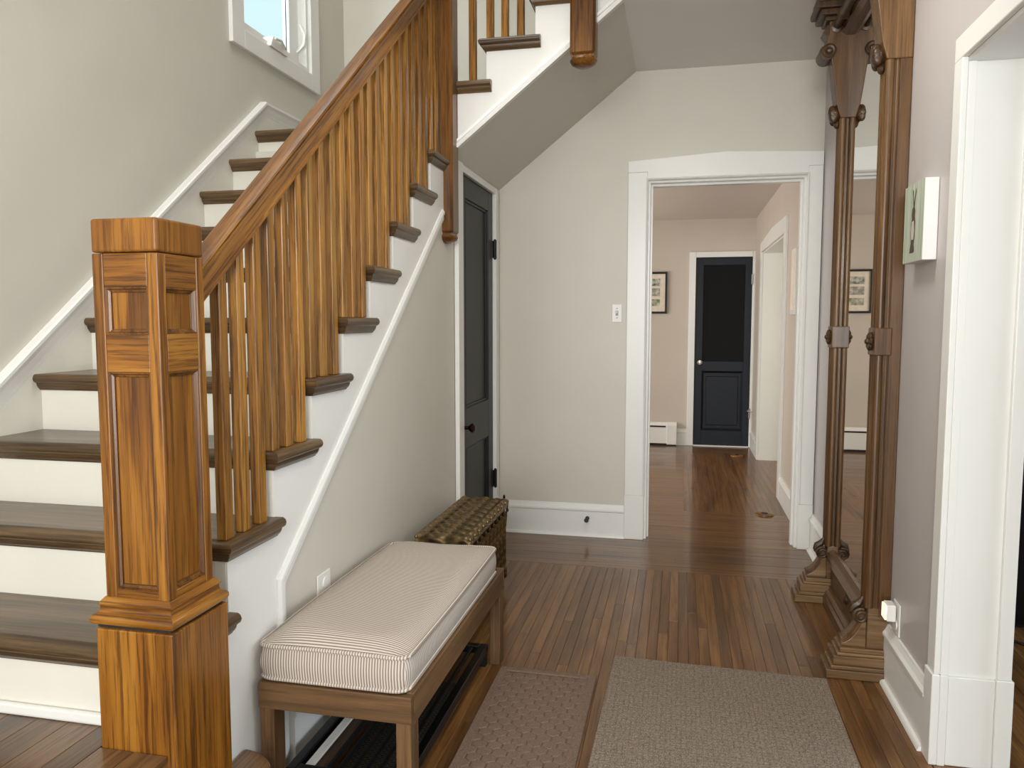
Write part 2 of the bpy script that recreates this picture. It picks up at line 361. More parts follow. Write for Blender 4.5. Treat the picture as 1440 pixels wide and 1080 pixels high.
join(acc2, boards(0.765, 5.0, -4.6, 4.6, M['floor_y'], 'Y', 2.0, False)); join(acc2, boards(XS, 0.765, -4.6, 0.95, M['floor_y'], 'Y', 2.0, False))
acc2.build('floor_boards_laid_lengthwise', M['floor_y'], floor)['kind'] = 'stuff'

# ---- left wall with window hole (window y 3.49..4.19, z 2.74..3.75)
WY0, WY1, WZ0, WZ1 = 3.49, 4.19, 2.74, 3.75
w = MB().box(XL-0.16, XL, -4.7, WY0, 0, 5.3).box(XL-0.16, XL, WY1, YB+0.15, 0, 5.3).box(XL-0.16, XL, WY0, WY1, 0, WZ0).box(XL-0.16, XL, WY0, WY1, WZ1, 5.3)
struct(w.build('wall_left', M['wall']), 'tall greige wall beside the stairs with the casement window', 'wall')
# ---- back wall of hall with cased opening x -0.2..0.69, z 0..2.16
OX0, OX1, OZ = -0.20, 0.693, 2.157
w = MB().box(XL, OX0, YB, YB+0.15, 0, 5.3).box(OX1, XR+0.16, YB, YB+0.15, 0, 5.3).box(OX0, OX1, YB, YB+0.15, OZ, 5.3)
struct(w.build('wall_back', M['wall']), 'pale greige hall wall holding the doorway to the back room', 'wall')
# ---- right wall, opening y 1.02..2.45 z 0..2.06
RY0, RY1, RZ = 1.02, 2.45, 2.065
w = MB().box(XR, XR+0.17, RY1, YB, 0, ZC).box(XR, XR+0.17, -4.7, RY0, 0, ZC).box(XR, XR+0.17, RY0, RY1, RZ, ZC)
struct(w.build('wall_right', M['wall_right']), 'lilac grey wall behind the tall pier mirror', 'wall')
w = MB().box(XL-0.16, 5.2, -4.86, -4.7, 0, 5.3)
struct(w.build('wall_front', M['wall']), 'greige wall behind the viewer at the front door', 'wall')
# ---- hall ceiling / upper storey
w = MB().box(-0.40, 5.2, -4.7, 3.64, ZC, ZC+0.22).box(XS+0.04, -0.40, -4.7, 2.95, ZC, ZC+0.22).box(-0.28, 5.2, 3.64, YB, ZC, ZC+0.22).box(XL, XS+0.04, -4.7, 0.7, ZC, ZC+0.22)
struct(w.build('ceiling', M['ceiling']), 'smooth off-white hall ceiling', 'ceiling')
w = MB().box(XL-0.16, 5.2, -4.86, YB+0.15, 5.2, 5.32)
struct(w.build('ceiling_upper', M['ceiling']), 'upper storey ceiling above the stairwell', 'ceiling')
w = MB().box(0.9, 1.0, -4.7, YB, ZC+0.22, 5.2)
struct(w.build('wall_upper_right', M['wall']), 'upper landing wall above the hall ceiling', 'wall')
# ---- living room shell on the right
w = MB().box(5.05, 5.2, -4.7, YB+0.15, 0, ZC).box(XR+0.17, 5.05, YB, YB+0.15, 0, ZC)
struct(w.build('wall_living_room', M['wall_right']), 'walls of the room beyond the right doorway', 'wall')
# ---- back room
XB = 0.755
FO0, FO1, FOZ = 6.03, 7.62, 1.975
w = MB().box(-3.16, 0.12, YF, YF+0.15, 0, 2.39).box(0.76, XB+0.19, YF, YF+0.15, 0, 2.39).box(0.12, 0.76, YF, YF+0.15, 2.0, 2.39).box(-3.16, -3.0, YB+0.15, YF, 0, 2.39)
struct(w.build('wall_back_room', M['wall_back_room']), 'beige back room wall around the navy door', 'wall')
w = MB().box(XB, XB+0.19, YB+0.15, FO0, 0, 2.39).box(XB, XB+0.19, FO1, YF, 0, 2.39).box(XB, XB+0.19, FO0, FO1, FOZ, 2.39)
struct(w.build('wall_back_room_right', M['wall_back_room']), 'beige side wall of the back room with a white cased opening', 'wall')
w = MB().box(-3.16, XB+0.19, YB+0.15, YF+0.15, 2.39, 2.5)
struct(w.build('ceiling_back_room', M['ceiling2']), 'low pinkish white ceiling of the back room', 'ceiling')
w = MB().box(2.6, 2.75, 5.0, YF+0.15, 0, 2.6).box(XB+0.19, 2.6, YF, YF+0.15, 0, 2.6).box(XB+0.19, 2.6, YB+0.15, YB+0.2, 0, 2.6).box(XB+0.19, 2.75, YB+0.15, YF+0.15, 2.5, 2.6)
struct(w.build('wall_side_room', M['cream']), 'pale cream walls of the side room seen through the far opening', 'wall')

# ---- trims
def bb_profile(h=0.2, d=0.018):       # (depth, z) baseboard with moulded cap
    return [(0, 0), (d, 0), (d, h-0.045), (d+0.006, h-0.04), (d+0.006, h-0.03), (d-0.002, h-0.02), (d-0.008, h-0.006), (d-0.010, h), (0, h)]
def quarter(r=0.016, d=0.018): return [(d, 0), (d+r, 0), (d+r*0.92, r*0.5), (d+r*0.6, r*0.9), (d, r)]
def baseboard(name, path, label, h=0.2, z=0.0, qr=True):
    o = MB().sweep(path, [(a, z+b) for a, b in bb_profile(h)], HZ).build(name, M['white'])
    struct(o, label, 'baseboard')
    if qr: MB().sweep(path, [(a, z+b) for a, b in quarter()], HZ).build('quarter_round', M['white'], o, smooth=True)
    return o
bb = baseboard('baseboard_back', [(XS+0.005, YB), (-0.313, YB)], 'tall white baseboard under the light switch wall')
baseboard('baseboard_right', [(XR, 4.66), (XR, 2.497)], 'white moulded baseboard along the right wall behind the mirror', 0.215)
baseboard('baseboard_left', [(XS-0.008, 2.0), (XS-0.008, 3.73)], 'white baseboard under the stairs behind the bench', 0.2)
baseboard('baseboard_back_room', [(-1.8, YF), (0.088, YF)], 'white baseboard left of the navy door', 0.177, qr=False)
baseboard('baseboard_back_room_near', [(XB, 5.92), (XB, 4.84)], 'white baseboard on the near part of the back room side wall', 0.18, qr=False)
baseboard('baseboard_back_room_far', [(XB, 8.36), (XB, 7.74)], 'short white baseboard between navy door and cased opening', 0.18, qr=False)
# hall/back-room cased opening
t = thing('trim_1', 'white casing with shallow peaked head around the doorway to the back room', 'casing', kind='structure')
cy0, cy1 = YB-0.024, YB
MB().box(-0.313, OX0, cy0, cy1, 0.272, 2.2).build('casing_side', M['white'], t, bevel=0.003)
MB().box(OX1, 0.772, cy0, cy1, 0.265, 2.2).build('casing_side', M['white'], t, bevel=0.003)
MB().box(-0.316, OX0+0.003, cy0-0.008, cy1, 0, 0.272).build('plinth_block', M['white'], t, bevel=0.003)
MB().box(OX1-0.003, 0.772, cy0-0.008, cy1, 0, 0.265).build('plinth_block', M['white'], t, bevel=0.003)
MB().prism([(-0.313, 2.2), (OX0, 2.2), (OX0, OZ), (OX1, OZ), (OX1, 2.2), (0.772, 2.2), (0.772, 2.277), (0.238, 2.30), (-0.313, 2.265)], 'y', cy0-0.003, cy1).build('peaked_head', M['white'], t, bevel=0.002)
MB().box(OX0-0.002, OX0+0.018, YB-0.004, YB+0.16, 0, OZ).build('jamb', M['white'], t, bevel=0.002)
MB().box(OX1-0.018, OX1+0.002, YB-0.004, YB+0.16, 0, OZ).build('jamb', M['white'], t, bevel=0.002)
MB().box(OX0+0.018, OX1-0.018, YB-0.004, YB+0.16, OZ-0.018, OZ+0.002).build('head_jamb', M['white'], t, bevel=0.002)
bead = [(0, 0), (0.012, 0), (0.012, 0.010), (0.006, 0.016), (0, 0.012)]
MB().sweep([(OX0-0.006, 0.27), (OX0-0.006, OZ+0.006), (OX1+0.006, OZ+0.006), (OX1+0.006, 0.27)], bead, WY(cy0, -1)).build('inner_bead', M['white'], t)
MB().sweep([(OX0+0.018, 0.0), (OX0+0.018, OZ-0.018), (OX1-0.018, OZ-0.018), (OX1-0.018, 0.0)], [(0, 0), (0.012, 0), (0.012, 0.05), (0, 0.05)], WY(YB+0.05, 1)).build('door_stop_strip', M['white'], t)
# right cased opening
t = thing('trim_2', 'broad white casing and deep jamb of the right doorway', 'casing', kind='structure')
cx0, cx1 = XR-0.017, XR
for a, b in ((2.428, 2.494), (0.93, 1.0)):
    MB().box(cx0, cx1, a, b, 0.28, RZ).build('casing_side', M['white'], t, bevel=0.003)
    MB().box(cx0-0.006, cx1, a-0.004, b+0.004, 0, 0.28).build('plinth_block', M['white'], t, bevel=0.003)
MB().box(cx0, cx1, 0.93, 2.494, RZ, 2.132).build('casing_head', M['white'], t, bevel=0.003)
MB().box(XR, XR+0.17, 2.44, RY1+0.002, 0, RZ).build('jamb', M['white'], t, bevel=0.002)
MB().box(XR, XR+0.022, 2.428, 2.44, 0.28, RZ-0.012).build('jamb_edge_strip', M['white'], t, bevel=0.002)
MB().box(XR, XR+0.022, 2.424, 2.44, 0.0, 0.28).build('jamb_edge_strip', M['white'], t, bevel=0.002)
MB().box(XR+0.024, XR+0.15, 2.430, 2.44, 0.0, 0.275).build('jamb_plinth', M['white'], t, bevel=0.003)
MB().box(XR+0.152, XR+0.19, 2.424, 2.50, 0.28, RZ).build('room_side_casing', M['white'], t, bevel=0.003)
MB().box(XR+0.150, XR+0.196, 2.420, 2.50, 0.0, 0.28).build('room_side_plinth', M['white'], t, bevel=0.003)
MB().box(XR, XR+0.17, RY0, RY0+0.01, 0, RZ).build('jamb', M['white'], t, bevel=0.002)
MB().box(XR, XR+0.17, RY0, 2.44, RZ-0.012, RZ+0.002).build('head_jamb', M['white'], t, bevel=0.002)
# back-room side opening
t = thing('trim_3', 'white peaked casing of the opening in the back room side wall', 'casing', kind='structure')
bx0, bx1 = XB-0.02, XB
MB().box(bx0, bx1, 5.92, 6.03, 0, FOZ).build('casing_side', M['white'], t, bevel=0.003)
MB().box(bx0, bx1, 7.62, 7.73, 0, FOZ).build('casing_side', M['white'], t, bevel=0.003)
MB().prism([(5.92, FOZ), (7.73, FOZ), (7.73, 2.06), (6.82, 2.105), (5.92, 2.09)], 'x', bx0, bx1).build('peaked_head', M['white'], t, bevel=0.002)
MB().box(bx1, XB+0.195, 7.61, 7.622, 0, FOZ).build('jamb', M['white'], t)
MB().box(bx1, XB+0.195, 6.028, 6.04, 0, FOZ).build('jamb', M['white'], t)
MB().box(bx1, XB+0.195, 6.04, 7.61, FOZ-0.012, FOZ).build('head_jamb', M['white'], t)

# ---- navy door at the end
d = thing('door_1', 'navy panelled door with black upper pane at the end of the back room', 'door', (0.44, YF, 0), kind='structure')
dx0, dx1, dzt, dy = 0.160, 0.722, 1.985, YF-0.012
MB().box(dx0, 0.235, dy, dy+0.04, 0.012, dzt).build('stile', M['navy'], d, bevel=0.002)
MB().box(0.655, dx1, dy, dy+0.04, 0.012, dzt).build('stile', M['navy'], d, bevel=0.002)
for a, b in ((0.012, 0.17), (0.80, 0.905), (1.91, dzt)): MB().box(0.235, 0.655, dy, dy+0.04, a, b).build('rail', M['navy'], d, bevel=0.002)
MB().box(0.235, 0.655, dy+0.018, dy+0.03, 0.905, 1.91).build('black_pane', M['blackpane'], d)
MB().box(0.235, 0.655, dy+0.02, dy+0.035, 0.17, 0.80).box(0.28, 0.61, dy+0.008, dy+0.02, 0.225, 0.745).build('lower_panel', M['navy'], d, bevel=0.006)
MB().sweep([(0.235, 0.17), (0.655, 0.17), (0.655, 0.80), (0.235, 0.80)], [(0, 0), (-0.02, 0), (-0.016, -0.008), (-0.006, -0.012), (0, -0.018)], WY(dy+0.02, 1), True).build('panel_moulding', M['navy'], d)
k = MB().lathe((0.212, dy, 0.893), 'y', [(0.012, 0), (0.012, -0.03), (0.026, -0.036), (0.031, -0.05), (0.026, -0.064), (0.008, -0.068)], 16).lathe((0.212, dy, 0.893), 'y', [(0.03, 0), (0.028, -0.006), (0.012, -0.008)], 16)
tag(k.build('door_knob', M['silver'], d, smooth=True), 'round silver knob')
for z in (1.76, 0.36): tag(MB().box(dx1-0.004, dx1+0.012, dy-0.008, dy+0.01, z-0.05, z+0.05).lathe((dx1+0.004, dy-0.010, z-0.055), 'z', [(0.006, 0), (0.006, 0.11)], 8).build('hinge', M['silver'], d), 'bare metal hinge')
tag(MB().tube([(dx1-0.01, dy-0.015, 0.385), (dx1+0.035, dy-0.05, 0.385)], 0.006).ball((dx1-0.012, dy-0.012, 0.385), 0.011, 0.011, 0.011).build('hinge_stop', M['silver'], d), 'small metal door stop on the hinge')
t = thing('trim_4', 'white casing round the navy door', 'casing', kind='structure')
MB().sweep([(dx0-0.004, 0), (dx0-0.004, 1.992), (dx1+0.004, 1.992), (dx1+0.004, 0)], [(-0.0, 0), (-0.0, 0.012), (-0.012, 0.02), (-0.04, 0.016), (-0.055, 0.022), (-0.068, 0.022), (-0.068, 0)] if False else [(0, 0), (0, 0.014), (-0.012, 0.02), (-0.03, 0.016), (-0.029, 0.024), (-0.03, 0)], WY(YF, -1)).build('casing_inner', M['white'], t)
MB().box(0.088, dx0-0.004, YF-0.024, YF, 0, 2.05).box(dx1+0.004, XB-0.002, YF-0.02, YF, 0, 2.05).box(dx0-0.004, dx1+0.004, YF-0.024, YF, 1.992, 2.05).build('casing_flat', M['white'], t, bevel=0.004)
MB().box(dx0, dx1, YF-0.03, YF+0.1, 0, 0.010).build('threshold', M['white'], t)
MB().box(0.10, 0.78, YF+0.05, YF+0.14, 0, 2.0).build('dark_backing', M['slot'], t)

# ---- closet door under the landing (dark grey, plane x = XS)
CY0, CY1, CZ = 3.850, 4.560, 2.085
d = thing('door_2', 'charcoal closet door under the stair landing', 'door', (XS, 4.2, 0), kind='structure')
fx0, fx1 = XS-0.045, XS-0.010
MB().box(fx0, fx1, CY0, 3.955, 0.012, CZ).build('stile', M['charcoal'], d, bevel=0.002)
MB().box(fx0, fx1, 4.455, CY1, 0.012, CZ).build('stile', M['charcoal'], d, bevel=0.002)
for a, b in ((0.012, 0.2), (0.64, 0.86), (1.975, CZ)): MB().box(fx0, fx1, 3.955, 4.455, a, b).build('rail', M['charcoal'], d, bevel=0.002)
for a, b in ((0.2, 0.64), (0.86, 1.975)):
    MB().box(fx0+0.005, fx1-0.018, 3.955, 4.455, a, b).build('panel', M['charcoal'], d)
    MB().sweep([(3.955, a), (4.455, a), (4.455, b), (3.955, b)], [(0, 0), (-0.016, 0), (-0.012, 0.008), (-0.004, 0.010), (0, 0.019)], WX(fx1-0.018, 1), True).build('panel_moulding', M['charcoal'], d)
pl = MB().prism([(3.895+0.022*math.sin(a)*1.0, 0.74+0.095*math.cos(a)) for a in [2*PI*i/20 for i in range(20)]], 'x', fx1, fx1+0.004).build('knob_plate', M['bronze_dark'], d)
k = MB().lathe((fx1, 3.895, 0.765), 'x', [(0.011, 0), (0.009, 0.03), (0.016, 0.036), (0.025, 0.048), (0.025, 0.058), (0.012, 0.068)], 16)
tag(k.build('door_knob', M['bronze_dark'], d, smooth=True), 'dark bronze knob')
for z in (1.76, 0.36):
    MB().box(fx1, fx1+0.006, 4.535, 4.60, z-0.05, z+0.05).lathe((fx1+0.014, 4.567, z-0.062), 'z', [(0.004, 0), (0.010, 0.008), (0.010, 0.116), (0.004, 0.124)], 10).build('hinge', M['black'], d)
t = thing('trim_5', 'narrow white casing of the charcoal closet door', 'casing', kind='structure')
MB().box(XS-0.012, XS+0.012, 3.752, CY0-0.004, 0, CZ+0.045).build('casing_side', M['white'], t, bevel=0.003)
MB().box(XS-0.006, XS+0.018, 3.735, 3.757, 0, 2.12).build('casing_bead', M['white'], t, bevel=0.004)
MB().box(XS-0.012, XS+0.012, CY1+0.004, 4.64, 0, CZ+0.04).build('casing_side', M['white'], t, bevel=0.003)
MB().box(XS-0.012, XS+0.010, CY0-0.004, CY1+0.004, CZ+0.004, CZ+0.04).build('casing_head', M['white'], t, bevel=0.002)
MB().box(XS-0.2, XS-0.05, CY0-0.02, CY1+0.02, 0, CZ+0.02).build('dark_backing', M['slot'], t)
# ---- wall under the stairs
w = MB()
SL = 0.791
w.prism([(1.975, 0), (3.752, 0), (3.752, 2.1), (3.70, 1.95), (1.975, 0.59)], 'x', XS-0.09, XS-0.008)
w.box(XS-0.09, XS-0.008, 4.62, YB, 0, 2.14)
struct(w.build('wall_under_stairs', M['wall']), 'grey wall under the stair stringer behind the bench', 'wall')
# ---- soffit of upper flight
w = MB().prism([(-1.112, 2.122), (-0.27, 2.79), (-0.27, 2.84), (-1.112, 2.172)], 'y', 3.645, YB).prism([(XL, 2.10), (-1.112, 2.10), (-1.112, 2.172), (XL, 2.172)], 'y', 3.56, YB)
struct(w.build('soffit', M['wall']), 'sloping grey soffit under the upper stair flight', 'soffit')

# ---- window
wd = thing('window_1', 'white casement window high on the stair landing wall', 'window', (XL, 3.84, 2.65), kind='structure')
for nm, b in (('casing_side', (3.386, 3.49, 2.65, 3.85)), ('casing_side', (4.19, 4.294, 2.65, 3.85)), ('casing_bottom', (3.49, 4.19, 2.65, 2.74)), ('casing_top', (3.49, 4.19, 3.75, 3.85))):
    MB().box(XL, XL+0.022, *b).build(nm, M['white'], wd, bevel=0.003)
fr = [(0, 0), (0.03, 0), (0.03, -0.045), (0, -0.045)]
pth = [(WY0, WZ0), (WY1, WZ0), (WY1, WZ1), (WY0, WZ1)]
MB().sweep(pth, [(-0.0, 0.004), (-0.028, 0.004), (-0.028, -0.12), (0, -0.12)], WX(XL, 1), True).build('frame', M['white'], wd)
p2 = [(3.522, 2.772), (4.158, 2.772), (4.158, 3.718), (3.522, 3.718)]
MB().box(XL-0.085, XL-0.045, 3.518, 3.56, 2.768, 3.722).build('sash_stile', M['white'], wd, bevel=0.003)
MB().box(XL-0.085, XL-0.045, 4.06, 4.162, 2.768, 3.722).build('sash_stile', M['white'], wd, bevel=0.003)
MB().box(XL-0.085, XL-0.045, 3.56, 4.06, 2.768, 2.82).build('sash_rail', M['white'], wd, bevel=0.003)
MB().box(XL-0.085, XL-0.045, 3.56, 4.06, 3.66, 3.722).build('sash_rail', M['white'], wd, bevel=0.003)
MB().box(XL-0.068, XL-0.062, 3.56, 4.06, 2.82, 3.66).build('pane', M['glass'], wd)
MB().prism([(3.72, 2.742), (3.90, 2.742), (3.88, 2.785), (3.75, 2.80)], 'x', XL-0.03, XL+0.03).tube([(XL+0.025, 3.88, 2.775), (XL+0.045, 3.80, 2.79), (XL+0.045, 3.74, 2.782)], 0.007).build('crank_handle', M['plastic'], wd, bevel=0.004)
MB().tube([(XL-0.03, 4.115, 2.84), (XL+0.012, 4.118, 2.88), (XL+0.018, 4.118, 2.93), (XL-0.01, 4.115, 2.99)], [0.008, 0.010, 0.009, 0.006]).build('lock_lever', M['plastic'], wd, smooth=True)

# ================================================================== STAIRS
st = thing('staircase', 'white staircase with dark brown oak treads climbing along the left wall', 'staircase', (XS, 1.46, 0))
def nose_prof(z, th=0.028):          # (offset, z) rounded nosing with scotia under it; offset 0 = riser/stringer face
    o = 0.034
    return [(-0.01, z), (o-0.010, z), (o-0.003, z-0.005), (o, z-th/2), (o-0.003, z-th+0.005), (o-0.010, z-th), (o-0.014, z-th-0.002),
            (o-0.016, z-th-0.010), (o-0.021, z-th-0.018), (o-0.026, z-th-0.022), (o-0.028, z-0.054), (-0.01, z-0.054)]
for k in range(1, 11):
    z, y = TZ(k), RY(k); ye = RY(k+1) if k < 10 else YB
    xr = XS if k < 10 else -1.17
    path = [(XL+0.022, y), (xr, y), (xr, ye+0.004)] if k < 10 else [(XL+0.022, y), (xr, y)]
    tb = MB().box(XL+0.022, xr-0.01, y+0.01, ye+(0.01 if k < 10 else 0), z-0.028, z)
    tb.sweep(path, nose_prof(z), HZ, seg_mi=[0, 1] if k < 10 else None)
    tb.build('tread', [M['tread'], M['tread_y']], st, smooth=True)
    zb = TZ(k-1)
    MB().box(XL+0.02, XS-0.03, y, y+0.02, zb, z-0.028).build('riser', M['riser'], st)
    MB().box(XS-0.034, XS-0.004, y-0.001, y+0.02, zb if k > 1 else 0.41, z-0.054).build('riser_end', M['white'], st)
# outer stringer
poly = [(1.577, 0.0), (1.969, 0.0), (1.969, 0.577)]
poly.append((3.56, 0.577+SL*(3.56-1.969))); poly.append((3.56, TZ(9)-0.054))
for k in range(9, 0, -1):
    poly.append((RY(k), TZ(k)-0.054)); 
    poly.append((RY(k), TZ(k-1)-0.054 if k > 1 else 0.42))
poly[-1] = (1.577, TZ(1)-0.054); poly[-2] = (1.577, TZ(1)-0.054)
poly = [poly[0]] if False else [p for i, p in enumerate(poly) if i == 0 or p != poly[i-1]]
MB().prism(poly, 'x', XS-0.03, XS).build('stringer', M['white'], st)
bd = [(0, 0), (0.030, 0), (0.030, 0.006), (0.022, 0.014), (0.010, 0.014), (0, 0.008)]
MB().sweep([(1.931, 0.0), (1.931, 0.600), (3.515, 0.600+SL*(3.515-1.931))], bd, WX(XS-0.002, 1)).build('stringer_bead', M['white'], st)
MB().sweep([(1.966, 0.0), (1.966, 0.580), (3.545, 0.580+SL*(3.545-1.966))], [(0, -0.01), (0.016, -0.01), (0.014, 0.010), (0.003, 0.010)], WX(XS-0.008, 1)).build('stringer_bead', M['white'], st)
# wall skirt on the left wall
sk0 = lambda y: 1.163+0.787*(y-2.03)
MB().prism([(1.2, ZP), (1.46, ZP)]+[q for k in range(1, 11) for q in ((RY(k), TZ(k-1)), (RY(k), TZ(k)))]+[(3.68, TZ(10)), (3.68, sk0(3.68)-0.06), (1.2, sk0(1.2)-0.06)], 'x', XL, XL+0.022).build('wall_skirt', M['riser'], st)
capp = [(-0.070, 0), (-0.070, 0.0225), (-0.058, 0.024), (-0.030, 0.030), (-0.014, 0.036), (-0.004, 0.036), (0, 0.030), (0, 0)]
MB().sweep([(1.2, sk0(1.2)), (3.655, sk0(3.655)), (4.67, sk0(3.655))], [(-a, b) for a, b in capp], WX(XL, 1)).build('skirt_cap', M['white'], st)
MB().box(XL, XL+0.022, 3.68, 4.67, TZ(10), sk0(3.68)-0.06).build('landing_skirt', M['riser'], st)
# platform at the foot (boards), and the rounded lower step
pf = MB().box(XL, -1.216, -4.6, 1.46, 0, ZP-0.014).box(-1.216, -1.075, -1.0, 1.36, 0, ZP-0.014)
pfo = pf.build('platform', M['riser'], st)
x = XL
while x < -1.075:
    xe = min(x+0.083, -1.05)
    xe = -1.216 if x < -1.217 < xe else xe; ymax = 1.459 if xe < -1.215 else 1.372
    MB().box(x+0.0006, xe-0.0006, 0.3, ymax, ZP-0.014, ZP).build('platform_board', M['platform'], st, bevel=0.001, seg=1, origin=(x, 0.3, ZP))
    x = xe
MB().prism([(-1.2, 0.02), (-1.2, 0.04)], 'z', 0, 0.1) if False else None
MB().box(XL+0.02, -1.225, 1.445, 1.46, ZP, ZP+0.028).build('riser_shoe', M['white'], st, bevel=0.006)
arc = []
R = 0.13; cx, cyy = -1.105, 1.66
arc = [(-1.07, 0.2), (-0.965, 0.2), (-0.965, 1.60)]+[(-1.105+0.14*math.cos(a), 1.60+0.15*math.sin(a)) for a in [PI/2*i/10 for i in range(1, 11)]]
arc += [(-1.105, 1.578), (-1.028, 1.578), (-1.028, 1.373), (-1.07, 1.373)]
MB().prism(arc, 'z', 0.178, 0.206).build('lower_step', M['platform'], st, bevel=0.009, seg=3)
arc2 = [((a+1.07)*0.8-1.07 if a > -1.06 else a, b-(0.02 if b > 1.6 else 0)) for a, b in arc]
arc2 = [(-1.07, 0.2), (-0.995, 0.2), (-0.995, 1.60)]+[(-1.105+0.11*math.cos(a), 1.60+0.12*math.sin(a)) for a in [PI/2*i/8 for i in range(1, 9)]]+[(-1.105, 1.578), (-1.028, 1.578), (-1.028, 1.373), (-1.07, 1.373)]
MB().prism(arc2, 'z', 0.0, 0.178).build('lower_riser', M['white'], st)
# upper flight: stringer, returns, landing
ux = [-1.15, -0.915, -0.680, -0.445, -0.21]
usl = 0.79
ub = lambda x: 2.148+usl*(x+1.075)
poly = [(-1.058, ub(-1.058)), (-0.262, 2.79), (-0.262, 3.2), (-0.445, 3.2)]
poly += [(-0.445, TZ(13)-0.054), (-0.680, TZ(13)-0.054), (-0.680, TZ(12)-0.054), (-0.915, TZ(12)-0.054), (-0.915, TZ(11)-0.054), (-1.058, TZ(11)-0.054)]
MB().prism(poly, 'y', 3.63, 3.66).build('upper_stringer', M['white'], st)
MB().sweep([(-1.06, ub(-1.06)), (-0.275, ub(-0.275))], [(-0.004, 0), (0.004, 0.012), (-0.012, 0.018), (-0.020, 0.010), (-0.030, 0.012), (-0.034, 0)], WY(3.63, -1)).build('upper_stringer_bead', M['white'], st)
for j, k in ((0, 11), (1, 12), (2, 13)):
    z = TZ(k); x0 = ux[j]; x1 = ux[j+1]
    if j == 0: path = [(-1.055, 3.63), (x1+0.026, 3.63)]; x0b = -1.055
    else: path = [(x0, YB-0.005), (x0, 3.63), (x1+0.026, 3.63)]; x0b = x0
    tb = MB().box(x0b+0.01, x1+0.01, 3.64, YB-0.005, z-0.028, z)
    tb.sweep(path, nose_prof(z), HZ)
    tb.build('tread', M['tread'], st, smooth=True)
    MB().box(x0 if j else -1.16, (x0 if j else -1.16)+0.02, 3.66, YB-0.005, TZ(k-1), z-0.028).build('riser', M['riser'], st)
MB().box(XL+0.022, -1.165, YLAND+0.02, YB, 2.2, 2.248).build('landing_base', M['riser'], st)

# ---- newel post (bottom)
NX0, NX1, NY0, NY1 = -1.205, -1.050, 1.398, 1.555
nw = thing('newel_post', 'stout square golden oak newel post with sunken panels at the stair foot', 'newel post', ((NX0+NX1)/2, (NY0+NY1)/2, 0))
bx = (-1.214, -1.029, 1.374, 1.577)
MB().box(*bx, 0.0, 0.672).build('base_block', M['oak_v'], nw, bevel=0.003)
mid = [(NX0, NY0), (NX1, NY0), (NX1, NY1), (NX0, NY1)]
MB().sweep([(NX0, NY0), (NX1, NY0), (NX1, NY1), (NX0, NY1)], [(-0.03, 0.680), (0.020, 0.680), (0.024, 0.686), (0.024, 0.694), (0.020, 0.700), (0.012, 0.703), (0.009, 0.712), (0.009, 0.718), (0.012, 0.722), (0.008, 0.728), (0.002, 0.735), (-0.03, 0.735)], HZ, True, seg_mi=[0, 1, 0, 1]).build('base_moulding', [M['oak_x'], M['oak_y']], nw, smooth=True)
MB().box(NX0-0.012, NX1+0.012, NY0-0.014, NY1+0.014, 0.672, 0.681).build('shadow_gap', M['slot'], nw)
pw = 0.012
MB().box(NX0+pw, NX1-pw, NY0+pw, NY1-pw, 0.70, 1.47).build('panel_core', M['oak_panel'], nw)
sw = 0.026
for a in (0, 1):
    for b in (0, 1):
        xx = (NX0, NX0+sw) if not a else (NX1-sw, NX1); yy = (NY0, NY0+sw) if not b else (NY1-sw, NY1)
        MB().box(*xx, *yy, 0.725, 1.47).build('corner_stile', M['oak_v'], nw, bevel=0.002)
zr = ((0.725, 0.752), (1.222, 1.302), (1.400, 1.47))
for z0, z1 in zr:
    for yy in ((NY0+0.001, NY0+pw+0.001), (NY1-pw-0.001, NY1-0.001)): MB().box(NX0+sw, NX1-sw, *yy, z0, z1).build('rail', M['oak_x'], nw, bevel=0.0015)
    for xx in ((NX0+0.001, NX0+pw+0.001), (NX1-pw-0.001, NX1-0.001)): MB().box(*xx, NY0+sw, NY1-sw, z0, z1).build('rail', M['oak_y'], nw, bevel=0.0015)
pm = [(0, 0), (-0.011, 0), (-0.010, 0.004), (-0.005, 0.006), (-0.003, 0.010), (0, 0.010)]
for z0, z1 in ((0.752, 1.222), (1.302, 1.400)):
    MB().sweep([(NX0+sw, z0), (NX1-sw, z0), (NX1-sw, z1), (NX0+sw, z1)], pm, WY(NY0+pw, -1), True).build('panel_moulding', M['oak_dark'], nw)
    MB().sweep([(NY0+sw, z0), (NY1-sw, z0), (NY1-sw, z1), (NY0+sw, z1)], pm, WX(NX1-pw, 1), True).build('panel_moulding', M['oak_dark'], nw)
MB().box(NX0-0.001, NX1+0.001, NY0-0.001, NY1+0.001, 1.472, 1.542).build('cap', M['oak_panel'], nw, bevel=0.006, seg=3)

# ---- lower railing
rl = thing('stair_railing', 'sloping oak handrail with close-set square balusters on the lower flight', 'railing', (-1.122, 1.556, 0))
zb = lambda y: 0.0854+0.8*y
RYA, RYB = 1.5555, 3.541
